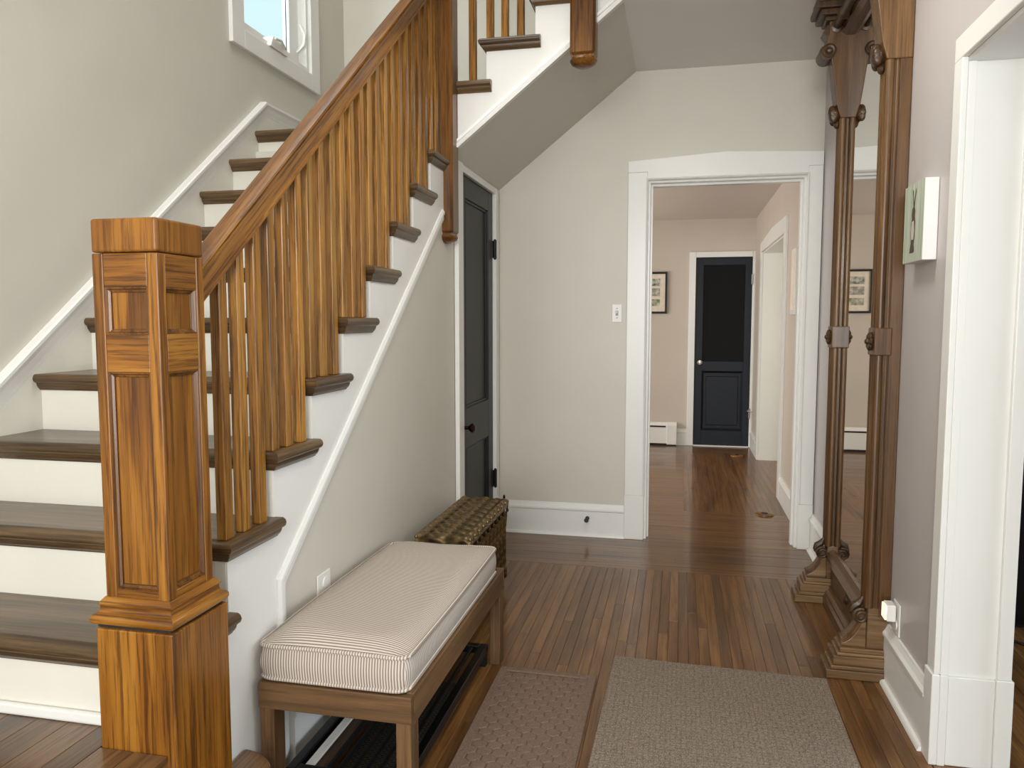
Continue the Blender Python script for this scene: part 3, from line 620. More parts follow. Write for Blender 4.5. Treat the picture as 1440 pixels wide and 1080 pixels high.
# handrail profile (u across from centre, v above underside, vertical measure)
prof = [(-0.022, 0), (0.022, 0), (0.026, 0.004), (0.026, 0.012), (0.022, 0.016), (0.022, 0.060), (0.026, 0.066), (0.028, 0.074), (0.023, 0.077), (0.023, 0.081), (0.028, 0.084), (0.026, 0.090), (0.012, 0.094), (-0.012, 0.094), (-0.024, 0.090), (-0.028, 0.082), (-0.023, 0.077), (-0.028, 0.070), (-0.022, 0.060), (-0.022, 0.016), (-0.026, 0.012), (-0.026, 0.004)]
vs = [(-1.111+u, y, zb(y)+v) for y in (RYA, RYB) for u, v in prof]; n = len(prof)
h = MB()._add(vs, [tuple(range(n))[::-1], tuple(range(n, 2*n))]+[(i, (i+1) % n, n+(i+1) % n, n+i) for i in range(n)])
h.build('handrail', M['oak_rail'], rl, smooth=True)
for k in range(2, 10):
    for off in (-0.007, 0.073, 0.155):
        y0 = RY(k)+off; y1 = y0+0.036
        if y1 > 3.535: continue
        x0, x1 = -1.128, -1.101; za, zc = zb(y0)+0.004, zb(y1)+0.004
        b = MB()._add([(x0, y0, TZ(k)), (x1, y0, TZ(k)), (x1, y1, TZ(k)), (x0, y1, TZ(k)), (x0, y0, za), (x1, y0, za), (x1, y1, zc), (x0, y1, zc)],
                      [(0, 3, 2, 1), (4, 5, 6, 7), (0, 1, 5, 4), (1, 2, 6, 5), (2, 3, 7, 6), (3, 0, 4, 7)])
        b.build('baluster', M['oak_bal'], rl, bevel=0.003, origin=(x0, y0, TZ(k)))
# ---- landing newel
n2 = thing('newel_post', 'tall dark oak landing newel hanging below the stair landing', 'newel post', (-1.11, 3.6, 1.72))
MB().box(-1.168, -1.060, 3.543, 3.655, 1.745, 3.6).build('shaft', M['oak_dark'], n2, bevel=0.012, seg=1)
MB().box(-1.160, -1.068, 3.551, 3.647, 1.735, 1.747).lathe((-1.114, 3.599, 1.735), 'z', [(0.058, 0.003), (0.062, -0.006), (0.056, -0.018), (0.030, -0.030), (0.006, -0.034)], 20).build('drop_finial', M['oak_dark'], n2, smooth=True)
# ---- upper newel
n3 = thing('newel_post', 'short oak drop newel under the upper flight near the ceiling', 'newel post', (-0.45, 3.6, 2.49))
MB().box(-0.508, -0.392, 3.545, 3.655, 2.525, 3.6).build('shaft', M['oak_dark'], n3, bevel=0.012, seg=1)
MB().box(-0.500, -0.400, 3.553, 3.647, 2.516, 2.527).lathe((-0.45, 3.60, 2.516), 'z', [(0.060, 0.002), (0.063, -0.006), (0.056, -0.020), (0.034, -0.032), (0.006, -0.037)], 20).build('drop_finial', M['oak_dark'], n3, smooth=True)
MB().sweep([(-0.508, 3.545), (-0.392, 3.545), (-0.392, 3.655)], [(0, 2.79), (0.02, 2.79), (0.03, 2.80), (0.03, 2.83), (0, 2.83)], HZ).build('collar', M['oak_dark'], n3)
# ---- upper railing
r2 = thing('stair_railing', 'short row of slim oak balusters on the upper flight', 'railing', (-0.9, 3.645, TZ(11)))
for k, xs in ((11, (-1.003,)), (12, (-0.917, -0.845, -0.770)), (13, (-0.66, -0.59))):
    for x0 in xs: MB().box(x0, x0+0.033, 3.636, 3.668, TZ(k), 3.15+0.8*(x0+1.0)).build('baluster', M['oak_bal'], r2, bevel=0.002, origin=(x0, 3.636, TZ(k)))
prh = [(-0.03, 0), (0.03, 0), (0.03, 0.06), (0.04, 0.07), (0.04, 0.1), (0.02, 0.12), (-0.02, 0.12), (-0.04, 0.1), (-0.04, 0.07), (-0.03, 0.06)]
vs = [(x, 3.652+u, 3.15+0.8*(x+1.0)+v) for x in (-1.059, -0.509) for u, v in prh]; n = len(prh)
MB()._add(vs, [tuple(range(n))[::-1], tuple(range(n, 2*n))]+[(i, (i+1) % n, n+(i+1) % n, n+i) for i in range(n)]).build('handrail', M['oak_x'], r2, smooth=True)

# ================================================================== BENCH, CUSHION, RADIATOR, RACK
BX0, BX1, BY0, BY1 = -1.088, -0.655, 1.792, 2.860
bn = thing('bench', 'low weathered wooden bench under the striped cushion', 'bench', (-0.87, 2.32, 0))
MB().box(BX0, BX1, BY0, BY0+0.022, 0.295, 0.368).build('apron', M['bench'], bn, bevel=0.003)
MB().box(BX0, BX1, BY1-0.022, BY1, 0.295, 0.368).build('apron', M['bench'], bn, bevel=0.003)
MB().box(BX1-0.022, BX1, BY0+0.023, BY1-0.023, 0.285, 0.370).build('apron', M['bench_y'], bn, bevel=0.003)
MB().box(BX0, BX0+0.022, BY0+0.023, BY1-0.023, 0.295, 0.368).build('apron', M['bench_y'], bn, bevel=0.003)
MB().box(BX0+0.022, BX1-0.022, BY0+0.022, BY1-0.022, 0.325, 0.343).build('seat_board', M['bench_y'], bn)
for xx in ((BX0+0.002, BX0+0.044), (BX1-0.044, BX1-0.002)):
    for yy in ((BY0+0.004, BY0+0.062), (BY1-0.062, BY1-0.004)):
        MB().box(*xx, *yy, 0, 0.296).build('leg', M['bench_z'], bn, bevel=0.003)
# cushion
cu = thing('cushion', 'plump beige ticking-striped box cushion on the bench', 'cushion', (-0.87, 2.32, 0.344))
def cushion_mesh():
    x0, x1, y0, y1, z0, z1 = -1.090, -0.672, 1.806, 2.80, 0.372, 0.462
    nx, ny = 22, 44; r = 0.035; c = MB()
    def edge(i, n, a, b): return a+(b-a)*i/n
    def bound(u, v):                       # rounded-corner rectangle mapping
        x = x0+(x1-x0)*u; y = y0+(y1-y0)*v
        for cx_, cy_, sx, sy in ((x0+r, y0+r, -1, -1), (x1-r, y0+r, 1, -1), (x0+r, y1-r, -1, 1), (x1-r, y1-r, 1, 1)):
            dx, dy = (x-cx_)*sx, (y-cy_)*sy
            if dx > 0 and dy > 0:
                m_ = max(dx, dy); l = math.hypot(dx, dy)
                x = cx_+sx*dx*m_/l; y = cy_+sy*dy*m_/l
        return x, y
    def crown(u, v):
        e = min(1, (1-(2*u-1)**4)*(1-(2*v-1)**8)*1.6)
        return e*(0.026+0.004*math.sin(9*v+2*u)+0.003*math.sin(5*u+1))
    top = {}; idx = 0
    for i in range(nx+1):
        for j in range(ny+1):
            u, v = i/nx, j/ny; x, y = bound(u, v)
            c.v.append((x, y, z1+crown(u, v)+0.004*math.sin(4*v+3*u))); top[i, j] = idx; idx += 1
    for i in range(nx):
        for j in range(ny): c.f.append((top[i, j], top[i+1, j], top[i+1, j+1], top[i, j+1])); c.mi.append(0)
    per = [(i, 0) for i in range(nx)]+[(nx, j) for j in range(ny)]+[(i, ny) for i in range(nx, 0, -1)]+[(0, j) for j in range(ny, 0, -1)]
    rows = [[top[p] for p in per]]; K = 5
    for q in range(1, K+1):
        t = q/K; row = []
        for p in per:
            u, v = p[0]/nx, p[1]/ny; x, y = bound(u, v); bul = 0.008*math.sin(PI*t)
            ox = -1 if p[0] == 0 else (1 if p[0] == nx else 0); oy = -1 if p[1] == 0 else (1 if p[1] == ny else 0)
            zt = c.v[top[p]][2]; c.v.append((x+ox*bul, y+oy*bul, zt+(z0-zt)*t)); row.append(idx); idx += 1
        rows.append(row)
    n = len(per)
    for a in range(K):
        for b in range(n):
            p = per[b]; p2_ = per[(b+1) % n]
            mi = 2 if (p[0] == p2_[0] and p[0] in (0, nx)) else 1
            c.f.append((rows[a][b], rows[a+1][b], rows[a+1][(b+1) % n], rows[a][(b+1) % n])); c.mi.append(mi)
    c.f.append(tuple(rows[K])); c.mi.append(0)
    loop = lambda z, o: [(c.v[top[p]][0]+(-o if p[0] == 0 else o if p[0] == nx else 0), c.v[top[p]][1]+(-o if p[1] == 0 else o if p[1] == ny else 0), (c.v[top[p]][2] if z is None else z)) for p in per]
    return c, loop(None, 0.003), loop(z0+0.004, 0.003)
c, l1, l2 = cushion_mesh()
c.build('cover', [M['tick_top'], M['tick_front'], M['tick_side']], cu, smooth=True)
M['piping'] = mat_stripe('ticking_piping', 'X', 0.0076, 0.9); M['piping_y'] = M['piping']
for l in (l1, l2): MB().tube(l, 0.0055, 7, True).build('piping', M['piping'], cu, smooth=True)

# radiator
rd = thing('radiator', 'ornate antique gold cast-iron radiator beyond the bench', 'radiator', (-0.94, 3.32, 0))
def section_mesh():
    s_ = MB(); X0, X1 = -0.120, 0.120; hw = 0.0358; nx, na = 48, 14; z0 = 0.375; z1 = 0.452
    # top casting : half-round across y, with scrolling relief along x
    for i in range(nx+1):
        x = X0+(X1-X0)*i/nx; u = i/nx
        endr = min(1, 10*min(u, 1-u)+0.25)
        for j in range(na+1):
            a = PI*j/na; yy = math.cos(a); zz = max(0.0, math.sin(a))
            ph = PI*yy*0.97
            rel = 0.003*math.sin(2*PI*2.2*u+1.3*math.sin(ph)+0.5*ph+0.4)+0.003*math.sin(2*PI*4.4*u-2.2*yy)
            s_.v.append((x, hw*yy+0.010*math.sin(2*PI*2.0*u+0.5)*zz, z0+(z1-z0)*(0.52+0.48*zz**0.7 if zz > 0 else 0.52)*(0.86+0.14*endr)+rel*min(1, zz*2)))
    k = na+1
    for i in range(nx):
        for j in range(na): s_.f.append((i*k+j, (i+1)*k+j, (i+1)*k+j+1, i*k+j+1)); s_.mi.append(0)
    s_.f.append(tuple(range(k))); s_.f.append(tuple(nx*k+j for j in range(k))[::-1]); s_.mi += [0, 0]
    s_.f.append(tuple(i*k for i in range(nx+1))+tuple(i*k+na for i in range(nx, -1, -1))); s_.mi.append(0)
    for x in (X0+0.004, X1-0.004):
        for q in range(3): s_.ball((x, -0.02+0.02*q, z1-0.016), 0.009, 0.010, 0.009, 8, 6)
        for q in range(2): s_.ball((x+(0.002 if x > 0 else -0.002), 0.013*math.sin(q*1.6), 0.415-0.021*q), 0.008, 0.009, 0.011, 8, 5)
    for x, wx in ((-0.082, 0.036), (0.0, 0.030), (0.082, 0.036)):
        seg = 16; zs = [(0.065, 1.0), (0.09, 1.0), (0.16, 0.86), (0.30, 0.86), (0.36, 1.0), (0.385, 1.05)]; base = len(s_.v)
        for z, f in zs:
            for j in range(seg):
                a = 2*PI*j/seg; rr = 1+0.05*math.cos(4*a); s_.v.append((x+wx*f*rr*math.cos(a), 0.030*f*rr*math.sin(a), z))
        for i in range(len(zs)-1):
            for j in range(seg): s_.f.append((base+i*seg+j, base+i*seg+(j+1) % seg, base+(i+1)*seg+(j+1) % seg, base+(i+1)*seg+j)); s_.mi.append(0)
    s_.lathe((0, -0.0, 0.075), 'x', [(0.012, X0), (0.026, X0+0.012), (0.026, X1-0.012), (0.012, X1)], 12)
    return s_
sec = section_mesh(); NS = 10; pitch = (3.682-2.958)/NS
first = None
for i in range(NS):
    yc = 2.958+pitch*(i+0.5)
    if first is None:
        first = MB(); first.v, first.f, first.mi = [(-0.94+a, yc+b, c_) for a, b, c_ in sec.v], sec.f, sec.mi
        first = first.build('section', M['bronze'], rd, smooth=True, origin=(-0.94, yc, 0))
    else:
        o = first.copy(); COL.objects.link(o); o.parent = rd; o.location = (0, yc-3.32, 0)
for yc in (2.958+pitch*0.5, 3.682-pitch*0.5):
    for x in (-1.025, -0.855):
        MB().lathe((x, yc, 0), 'z', [(0.018, 0), (0.022, 0.006), (0.014, 0.03), (0.018, 0.06), (0.028, 0.08)], 12).build('foot', M['bronze'], rd, smooth=True)
MB().lathe((-0.845, 3.69, 0.443), 'z', [(0.006, 0), (0.006, 0.012), (0.003, 0.02)], 8).build('bleed_valve', M['bronze_dark'], rd)

# shoe rack under the bench
rk = thing('shoe_rack', 'low black slatted shoe rack under the bench', 'shoe rack', (-0.86, 2.35, 0))
KX0, KX1, KY0, KY1, KZ = -1.06, -0.705, 1.875, 2.80, 0.082
for b in ((KX0, KX0+0.03, KY0, KY1), (KX1-0.03, KX1, KY0, KY1)): MB().box(*b, KZ-0.03, KZ).build('side_rail', M['blackgloss'], rk, bevel=0.003)
for b in ((KX0+0.03, KX1-0.03, KY0, KY0+0.03), (KX0+0.03, KX1-0.03, KY1-0.03, KY1)): MB().box(*b, KZ-0.03, KZ).build('end_rail', M['blackgloss'], rk, bevel=0.003)
tag(MB().box(KX0+0.045, KX0+0.068, KY0+0.03, KY1-0.03, KZ-0.012, KZ-0.004).build('slat', M['plastic'], rk), 'wall-side slat coloured pale as the baseboard reflection in its gloss')  # white colour paints the baseboard's reflection on a glossy black slat
for i in range(6):
    x = KX0+0.105+i*0.037
    MB().box(x, x+0.014, KY0+0.03, KY1-0.03, KZ-0.014, KZ-0.004).build('slat', M['black'], rk, bevel=0.002)
for x in (KX0+0.004, KX1-0.026):
    for y in (KY0+0.004, KY1-0.026): MB().box(x, x+0.022, y, y+0.022, 0, KZ-0.03).build('leg', M['black'], rk)
def mat_weave():
    m, nt, p = newmat('black_woven_tray'); L = nt.links.new
    tc = N(nt, 'ShaderNodeTexCoord'); b = N(nt, 'ShaderNodeTexBrick', Scale=26.0); b.inputs['Mortar Size'].default_value = 0.045
    b.inputs['Color1'].default_value = lin('#0e0d0c'); b.inputs['Color2'].default_value = lin('#161412'); b.inputs['Mortar'].default_value = lin('#57503f'); L(tc.outputs['Object'], b.inputs['Vector'])
    L(b.outputs['Color'], p.inputs['Base Color']); p.inputs['Roughness'].default_value = 0.6; return m
M['weave'] = mat_weave()
tr = MB().box(KX0+0.09, KX1-0.045, 1.96, 2.60, 0.0, 0.012).build('boot_tray', M['weave'])
tag(tr, 'black woven boot tray lying on the floor beneath the shoe rack', 'tray')

# ================================================================== RUGS
rug = MB().prism([(-0.231, 2.959), (-0.262, 1.2), (0.535, 1.2), (0.552, 2.928)][::-1], 'z', 0.0008, 0.011).build('rug', M['rug'], bevel=0.003)
tag(rug, 'large speckled grey-brown carpet rug in the middle of the hall', 'rug')
mt = thing('door_mat', 'narrow brown door mat embossed with a honeycomb pattern beside the bench', 'mat', (-0.47, 2.2, 0))
mc = [(-0.650, 2.778), (-0.650, 1.5), (-0.285, 1.5), (-0.279, 2.772)]
MB().prism(mc[::-1], 'z', 0.0008, 0.007).build('mat_base', M['mat_groove'], mt, bevel=0.002)
hx = MB(); a = 0.0265
ro = 0; y = 1.53
while y < 2.735:
    x = -0.615+(0.0 if ro % 2 == 0 else a*0.90)
    while x < -0.302:
        hexp = [(x+a*0.98*math.cos(PI/6+PI/3*i), y+a*0.92*math.sin(PI/6+PI/3*i)) for i in range(6)]
        inner = [(x+(px-x)*0.84, y+(py-y)*0.84) for px, py in hexp]
        hx._add([(px, py, 0.007) for px, py in hexp]+[(px, py, 0.0098) for px, py in inner], [tuple(range(6, 12))]+[(i, (i+1) % 6, 6+(i+1) % 6, 6+i) for i in range(6)])
        x += a*1.80
    y += a*1.40; ro += 1
hx.build('honeycomb_relief', M['mat'], mt)['kind'] = 'stuff'
MB().sweep([(-0.632, 1.515), (-0.302, 1.515), (-0.297, 2.757), (-0.632, 2.762)], [(-0.016, 0.007), (0.016, 0.007), (0.014, 0.0105), (-0.012, 0.0105)], HZ, True).build('raised_border', M['mat'], mt)

# ================================================================== PIER MIRROR
pm_ = thing('pier_mirror', 'tall carved walnut pier mirror standing against the right wall', 'mirror', (0.73, 3.43, 0))
XW = XR-0.001
def stile(y0, y1, inner):
    yc = (y0+y1)/2
    s_ = bpy.data.objects.new('stile', None); COL.objects.link(s_); s_.parent = pm_; s_.location = (0.73-0.73, yc-3.43, 0); s_.empty_display_size = 0.1
    MB().box(0.734, XW, y0, y1, 0.24, 2.6).build('backing', M['walnut'], s_, bevel=0.003)
    MB().box(0.720, 0.736, y0+0.006, y1-0.006, 0.26, 2.3).build('sunk_fillet', M['walnut_dark'], s_)
    f = MB()
    for za, zc in ((0.27, 1.205), (1.305, 2.24)):
        for yy in (y0+0.014, yc, y1-0.014):
            f.lathe((0.703, yy, za), 'z', [(0.0155, 0), (0.0155, zc-za)], 14)
        for yy in (y0+0.009, y1-0.009):
            f.lathe((0.7275, yy, za), 'z', [(0.006, 0), (0.006, zc-za)], 8)
        f.box(0.698, 0.721, y0+0.008, y1-0.008, za, zc)
    f.build('reeded_moulding', M['walnut'], s_, smooth=True)
    MB().box(0.684, 0.742, y0-0.004, y1+0.004, 1.205, 1.305).build('rosette_block', M['walnut'], s_, bevel=0.004)
    r_ = MB()
    for q in range(8):
        a = 2*PI*q/8; r_.ball((0.679, yc+0.022*math.cos(a), 1.255+0.022*math.sin(a)), 0.010, 0.013, 0.013, 8, 6)
    r_.ball((0.672, yc, 1.255), 0.012, 0.012, 0.012, 10, 8); r_.build('rosette', M['walnut_dark'], s_, smooth=True)
    # capital
    MB().prism([(XW, 2.24), (0.690, 2.24), (0.672, 2.30), (0.650, 2.46), (0.642, 2.51), (0.628, 2.52), (0.625, 2.60), (0.632, 2.61), (0.632, 2.665), (XW, 2.665)], 'y', y0-0.004, y1+0.004).build('flared_capital', M['walnut'], s_, bevel=0.004)
    MB().lathe((0.625, y0-0.008, 2.53), 'y', [(0.004, 0), (0.034, 0), (0.034, y1-y0+0.016), (0.004, y1-y0+0.016)], 20).build('scroll', M['walnut_dark'], s_, bevel=0.004)
    MB().lathe((0.632, y0-0.008, 2.535), 'y', [(0.030, 0), (0.030, -0.008), (0.022, -0.013), (0.014, -0.010), (0.012, -0.016), (0.004, -0.02)], 18).build('roundel', M['walnut_dark'], s_, smooth=True)
    c_ = MB()
    for q in range(7):
        a = -PI*0.1+PI*1.2*q/6; c_.ball((0.676-0.016*math.sin(a*0.5+0.4), yc+0.036*math.cos(a), 2.262+0.028*math.sin(a)-0.006), 0.016, 0.011, 0.024, 8, 6)
    c_.ball((0.672, yc, 2.262), 0.026, 0.044, 0.034, 12, 8); c_.ball((0.684, yc, 2.222), 0.016, 0.02, 0.02, 8, 6)
    c_.build('carved_fan', M['walnut_dark'], s_, smooth=True)
    MB().prism([(0.632, 2.585), (0.605, 2.62), (0.625, 2.655), (0.64, 2.655), (0.64, 2.585)], 'y', y0+0.01, y1-0.01).build('diamond_boss', M['walnut_dark'], s_, bevel=0.003)
    MB().box(0.612, XW, y0-0.015, y1+0.015, 2.665, 2.685).box(0.588, XW, y0-0.032, y1+0.032, 2.685, 2.712).box(0.568, XW, y0-0.045, y1+0.045, 2.712, 2.742).box(0.578, XW, y0-0.04, y1+0.04, 2.742, 2.778).build('cornice', M['walnut_dark'], s_, bevel=0.006)
    # foot
    fy0, fy1 = y0-0.018, y1+0.018
    for i, (xx, e, z0, z1) in enumerate(((0.556, 0.004, 0, 0.034), (0.572, 0, 0.034, 0.050), (0.580, -0.003, 0.050, 0.086), (0.594, -0.006, 0.086, 0.098), (0.604, -0.010, 0.098, 0.116))):
        MB().box(xx, XW-0.002, fy0-e, fy1+e, z0, z1).build('foot_step', M['walnut_x'], s_, bevel=0.004)
    MB().box(0.698, XW-0.004, y0+0.004, y1-0.004, 0.116, 0.272).build('foot_block', M['walnut_x'], s_, bevel=0.003)
    cur = [(0.612+0.074*t, 0.116+0.012+0.085*t**1.9) for t in [i/8 for i in range(9)]]
    MB().prism([(0.698, 0.116), (0.612, 0.116)]+cur+[(0.698, 0.213)], 'y', y0+0.014, y1-0.014).build('foot_bracket', M['walnut_x'], s_, bevel=0.003)
    MB().sweep([(a, b) for a, b in cur], [(-0.001, -0.034), (-0.012, -0.034), (-0.016, -0.02), (-0.016, 0.02), (-0.012, 0.034), (-0.001, 0.034)], WY(yc, 1)).build('bracket_band', M['walnut'], s_)
    pts = [(0.676+0.028*(1-t*0.75)*math.cos(5.5*t*1.9+1.2), yc, 0.236+0.028*(1-t*0.75)*math.sin(5.5*t*1.9+1.2)) for t in [i/22 for i in range(23)]]
    sc_ = MB().lathe((0.676, yc-0.036, 0.236), 'y', [(0.004, 0), (0.024, 0), (0.024, 0.072), (0.004, 0.072)], 16)
    for yy in (-0.038, 0.038): sc_.tube([(p_[0], yc+yy, p_[2]) for p_ in pts], 0.006, 6)
    sc_.tube([(0.69, yc, 0.30), (0.678, yc, 0.275), (0.66, yc, 0.262), (0.648, yc, 0.24)], [0.006, 0.016, 0.018, 0.010], 8)
    sc_.build('leaf_scroll', M['walnut_dark'], s_, smooth=True)
    return s_
SY0, SY1, SY2, SY3 = 2.978, 3.072, 3.778, 3.868
stile(SY0, SY1, 1); stile(SY2, SY3, -1)
MB().box(0.722, 0.728, SY1-0.006, SY2+0.006, 0.225, 2.66).build('mirror_glass', M['mirror'], pm_)
MB().box(0.729, XW, SY1-0.01, SY2+0.01, 0.20, 2.66).build('back_board', M['walnut'], pm_)
rp = lambda z0, h, d: [(0, z0), (d*0.6, z0), (d, z0+h*0.2), (d*0.8, z0+h*0.4), (d, z0+h*0.6), (d*0.75, z0+h*0.8), (d*0.3, z0+h), (0, z0+h)]
yr = [(0.735, SY2), (0.735, SY1)]
MB().sweep(yr, rp(0.200, 0.055, 0.045), HZ).build('bottom_rail', M['walnut_y'], pm_)
MB().sweep(yr, [(0, 0.085), (0.02, 0.085), (0.02, 0.20), (0, 0.20)], HZ).build('base_panel', M['walnut_y'], pm_)
MB().sweep(yr, [(0, 0), (0.055, 0), (0.055, 0.04), (0.045, 0.05), (0.045, 0.06), (0.03, 0.07), (0.03, 0.085), (0, 0.085)], HZ).build('base_plinth', M['walnut_y'], pm_)
MB().ball((0.716, 3.43, 0.14), 0.014, 0.02, 0.022).ball((0.722, 3.43, 0.17), 0.008, 0.012, 0.012).ball((0.722, 3.43, 0.11), 0.008, 0.012, 0.012).build('carved_boss', M['walnut_dark'], pm_, smooth=True)
MB().sweep(yr, rp(2.60, 0.06, 0.05), HZ).build('top_rail', M['walnut_y'], pm_)
MB().sweep(yr, [(0, 2.66), (0.03, 2.66), (0.03, 2.74), (0, 2.74)], HZ).build('top_panel', M['walnut_dark'], pm_)
MB().box(0.60, XW, SY1+0.05, SY2-0.05, 2.742, 2.778).build('top_cornice', M['walnut_dark'], pm_, bevel=0.005)
L_ = SY2-SY1
MB().lathe((0.662, SY1, 2.64), 'y', [(0.028, 0.0), (0.028, 0.012), (0.016, 0.016), (0.016, 0.14), (0.026, 0.15), (0.030, 0.165), (0.022, 0.18), (0.024, 0.19), (0.020, 0.21), (0.020, L_-0.21), (0.024, L_-0.19), (0.022, L_-0.18), (0.030, L_-0.165), (0.026, L_-0.15), (0.016, L_-0.14), (0.016, L_-0.016), (0.028, L_-0.012), (0.028, L_)], 16).build('spindle', M['walnut_dark'], pm_, smooth=True)

# ================================================================== SMALL THINGS
# canvas with hare
cv = thing('canvas_picture', 'small square canvas of a standing hare on sage green, hung beside the mirror', 'picture', (0.75, 2.73, 1.52))
MB().box(0.733, XR-0.001, 2.632, 2.842, 1.520, 1.772).build('canvas_block', M['canvas_side'], cv, bevel=0.002)
MB().box(0.7318, 0.7328, 2.633, 2.841, 1.521, 1.771).build('painted_face', M['sage'], cv)
def hare(poly, name, mat, x=0.7308): MB().prism([(2.735+a, 1.532+b) for a, b in poly], 'x', x, 0.7316).build(name, mat, cv)
hare([(-0.014, 0.018), (0.030, 0.018), (0.028, 0.030), (0.020, 0.05), (0.026, 0.085), (0.024, 0.115), (0.016, 0.128), (0.020, 0.142), (0.016, 0.158), (0.006, 0.166), (0.012, 0.20), (0.020, 0.222), (0.010, 0.215), (0.003, 0.185), (0.000, 0.168), (-0.005, 0.19), (-0.018, 0.222), (-0.020, 0.21), (-0.010, 0.18), (-0.008, 0.164), (-0.016, 0.150), (-0.014, 0.134), (-0.020, 0.115), (-0.020, 0.07), (-0.012, 0.045), (-0.018, 0.025)], 'hare', M['hare'])
hare([(-0.008, 0.06), (0.014, 0.06), (0.020, 0.09), (0.014, 0.118), (-0.006, 0.12), (-0.013, 0.09)], 'pale_belly', M['hare_light'], 0.7303)
# light switch on back wall
sw_ = thing('light_switch', 'white toggle light switch left of the back doorway', 'switch', (-0.372, YB, 1.376))
MB().box(-0.402, -0.342, YB-0.006, YB-0.0005, 1.322, 1.430).build('plate', M['plastic'], sw_, bevel=0.003)
MB().box(-0.380, -0.364, YB-0.0075, YB-0.005, 1.361, 1.391).build('toggle_slot', M['grey'], sw_)
MB().box(-0.376, -0.368, YB-0.018, YB-0.006, 1.376, 1.388).build('toggle', M['plastic'], sw_, bevel=0.001)
for z in (1.404, 1.348): MB().lathe((-0.372, YB-0.006, z), 'y', [(0.004, 0), (0.003, -0.0015)], 8).build('screw', M['grey'], sw_)
# outlet on stair wall
XO = XS-0.008
ou = thing('wall_outlet', 'white outlet plate on the grey wall behind the cushion', 'outlet', (XO, 2.23, 0.46))
MB().box(XO+0.0005, XO+0.007, 2.188, 2.278, 0.405, 0.523).build('plate', M['plastic'], ou, bevel=0.003)
MB().lathe((XO+0.007, 2.238, 0.437), 'x', [(0.018, 0), (0.017, 0.003)], 16).lathe((XO+0.007, 2.238, 0.488), 'x', [(0.018, 0), (0.017, 0.003)], 16).build('socket', M['plastic'], ou)
# right outlet with night light
ro_ = thing('wall_outlet', 'white outlet plate low on the right wall under the night light', 'outlet', (XR, 2.90, 0.285))
MB().box(XR-0.006, XR-0.0005, 2.845, 2.925, 0.218, 0.335).build('plate', M['plastic'], ro_, bevel=0.003)
MB().lathe((XR-0.006, 2.885, 0.252), 'x', [(0.018, 0), (0.017, -0.003)], 16).build('socket', M['plastic'], ro_)
nl = thing('night_light', 'small plug-in night light with warm glowing lens beside the mirror foot', 'night light', (XR-0.03, 2.9, 0.27))
MB().box(XR-0.040, XR-0.010, 2.868, 2.925, 0.266, 0.326).build('body', M['plastic'], nl, bevel=0.004)
tag(MB().box(XR-0.046, XR-0.041, 2.872, 2.921, 0.270, 0.322).build('lens', M['warmglow'], nl, bevel=0.002), 'warm glowing lens')
# door stop on baseboard
ds = thing('door_stop', 'black peg door stop on the white baseboard', 'door stop', (-0.539, 4.66, 0.116))
ds_y = YB-0.018
MB().lathe((-0.539, ds_y, 0.113), 'y', [(0.013, 0), (0.012, -0.004), (0.006, -0.006), (0.006, -0.04), (0.013, -0.044), (0.014, -0.058), (0.010, -0.064)], 14).build('peg', M['black'], ds, smooth=True)
# picture in back room
pc = thing('framed_picture', 'black framed sheet of three small engravings on the back room wall', 'picture', (-0.29, YF, 1.4))
PX0, PX1, PZ0, PZ1 = -0.44, -0.138, 1.407, 1.848
MB().sweep([(PX0, PZ0), (PX1, PZ0), (PX1, PZ1), (PX0, PZ1)], [(0, 0.001), (-0.022, 0.001), (-0.022, 0.02), (0, 0.024)], WY(YF, -1), True).build('frame', M['black'], pc)
MB().box(PX0+0.02, PX1-0.02, YF-0.010, YF-0.002, PZ0+0.02, PZ1-0.02).build('mat_board', M['matboard'], pc)
for q, (z0, z1) in enumerate(((1.700, 1.775), (1.592, 1.675), (1.487, 1.560))):
    MB().box(PX0+0.075, PX1-0.075, YF-0.0115, YF-0.010, z0, z1).build('engraving', M['print%d' % (q+1)], pc)
# side picture on right wall of back room
sp = thing('framed_picture', 'narrow white framed picture seen edge-on on the back room side wall', 'picture', (XB, 5.5, 1.35))
MB().box(XB-0.022, XB-0.001, 5.36, 5.56, 1.37, 1.81).build('frame', M['white'], sp, bevel=0.004)
MB().box(XB-0.024, XB-0.022, 5.39, 5.53, 1.40, 1.78).build('print', M['matboard'], sp)
# baseboard heater
ht = thing('baseboard_heater', 'white baseboard heater with a dark slot under the framed engravings', 'heater', (-0.8, YF-0.03, 0))
MB().prism([(YF-0.02, 0.022), (YF-0.078, 0.022), (YF-0.078, 0.215), (YF-0.055, 0.246), (YF-0.02, 0.248)], 'x', -1.75, -0.018).build('cover', M['plastic'], ht, bevel=0.003)
MB().box(-4.7, -0.13, YF-0.080, YF-0.077, 0.196, 0.213).build('slot', M['slot'], ht)
MB().prism([(YF-0.019, 0.012), (YF-0.084, 0.012), (YF-0.084, 0.218), (YF-0.06, 0.250), (YF-0.019, 0.252)], 'x', -0.12, -0.014).build('end_cap', M['plastic'], ht, bevel=0.004)
MB().box(-1.75, -0.02, YF-0.07, YF-0.03, 0.0, 0.02).build('foot_strip', M['slot'], ht)
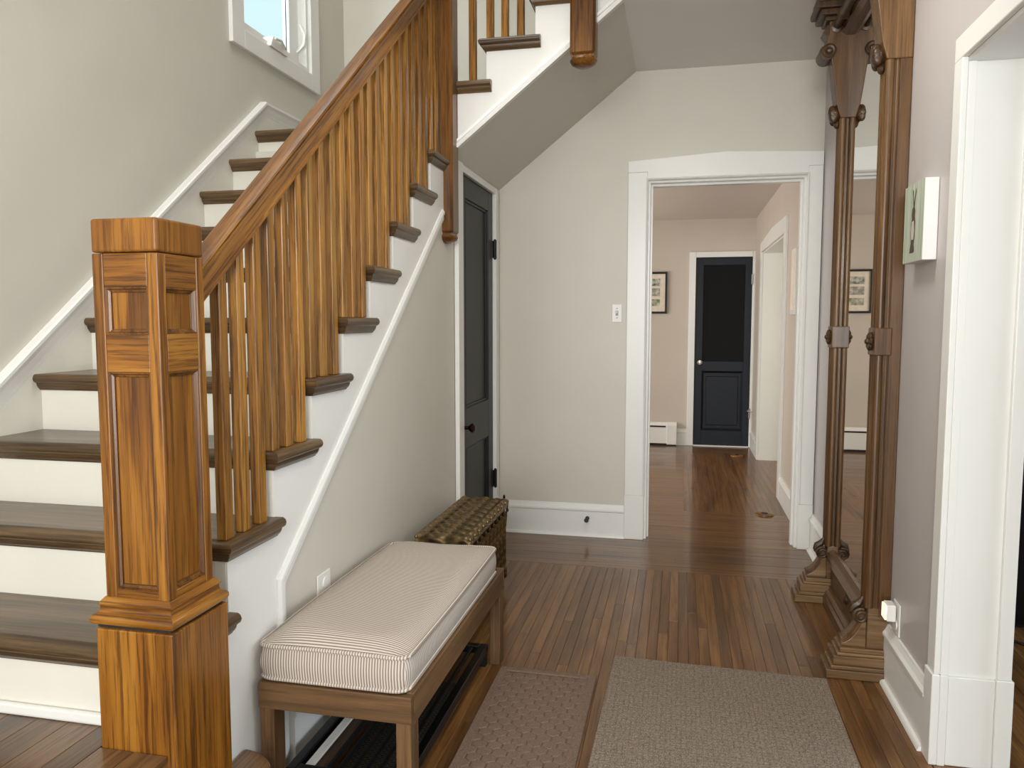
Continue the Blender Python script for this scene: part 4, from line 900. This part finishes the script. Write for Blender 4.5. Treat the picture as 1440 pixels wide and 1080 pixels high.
# floor rings
for x, y, lb in ((0.591, 5.443, 'wooden floor ring with dark hole, nearer of two in the back room'), (0.571, 7.80, 'wooden floor ring with dark hole, farther one near the navy door')):
    q = thing('floor_ring', lb, 'floor ring', (x, y, 0), 'floor rings in the back room')
    MB().lathe((x, y, 0), 'z', [(0.062, 0.0003), (0.060, 0.008), (0.045, 0.012), (0.026, 0.012), (0.024, 0.008)], 24).build('ring', M['oak_x'], q, smooth=True)
    MB().lathe((x, y, 0.0085), 'z', [(0.024, 0), (0.022, 0.006), (0.016, 0.008)], 16).build('plug', M['black'], q)
# small outlet & vent on back room right wall
q = thing('wall_outlet', 'small white outlet on the back room side wall near the cased opening', 'outlet', (XB, 5.36, 0.36))
MB().box(XB-0.005, XB-0.0005, 5.32, 5.39, 0.31, 0.42).build('plate', M['plastic'], q, bevel=0.002)
MB().lathe((XB-0.005, 5.355, 0.365), 'x', [(0.016, 0), (0.015, -0.002)], 12).build('socket', M['plastic'], q)
# black cabinet in the living room with cable
cb = thing('cabinet', 'tall black cabinet seen past the edge of the right doorway', 'cabinet', (1.6, 3.7, 0))
CBX0, CBX1, CBY0, CBY1 = 1.28, 2.0, 3.62, 4.1
MB().box(CBX0, CBX1, CBY0, CBY1, 0.02, 1.75).build('body', M['blackgloss'], cb, bevel=0.006)
MB().box(CBX0+0.01, (CBX0+CBX1)/2-0.002, CBY0-0.02, CBY0-0.001, 0.05, 1.73).build('door', M['blackgloss'], cb, bevel=0.004)
MB().box((CBX0+CBX1)/2+0.002, CBX1-0.01, CBY0-0.02, CBY0-0.001, 0.05, 1.73).build('door', M['blackgloss'], cb, bevel=0.004)
MB().box(CBX0+0.03, CBX1-0.03, CBY0+0.02, CBY1-0.02, 0.0, 0.02).build('plinth', M['black'], cb)
cbl = MB().tube([(1.30, 3.60, 0.006), (1.34, 3.50, 0.006), (1.42, 3.42, 0.006), (1.55, 3.40, 0.006), (1.7, 3.46, 0.006)], 0.005)
tag(cbl.build('power_cable', M['black'], smooth=True), 'black power cable on the floor by the black cabinet', 'cable')
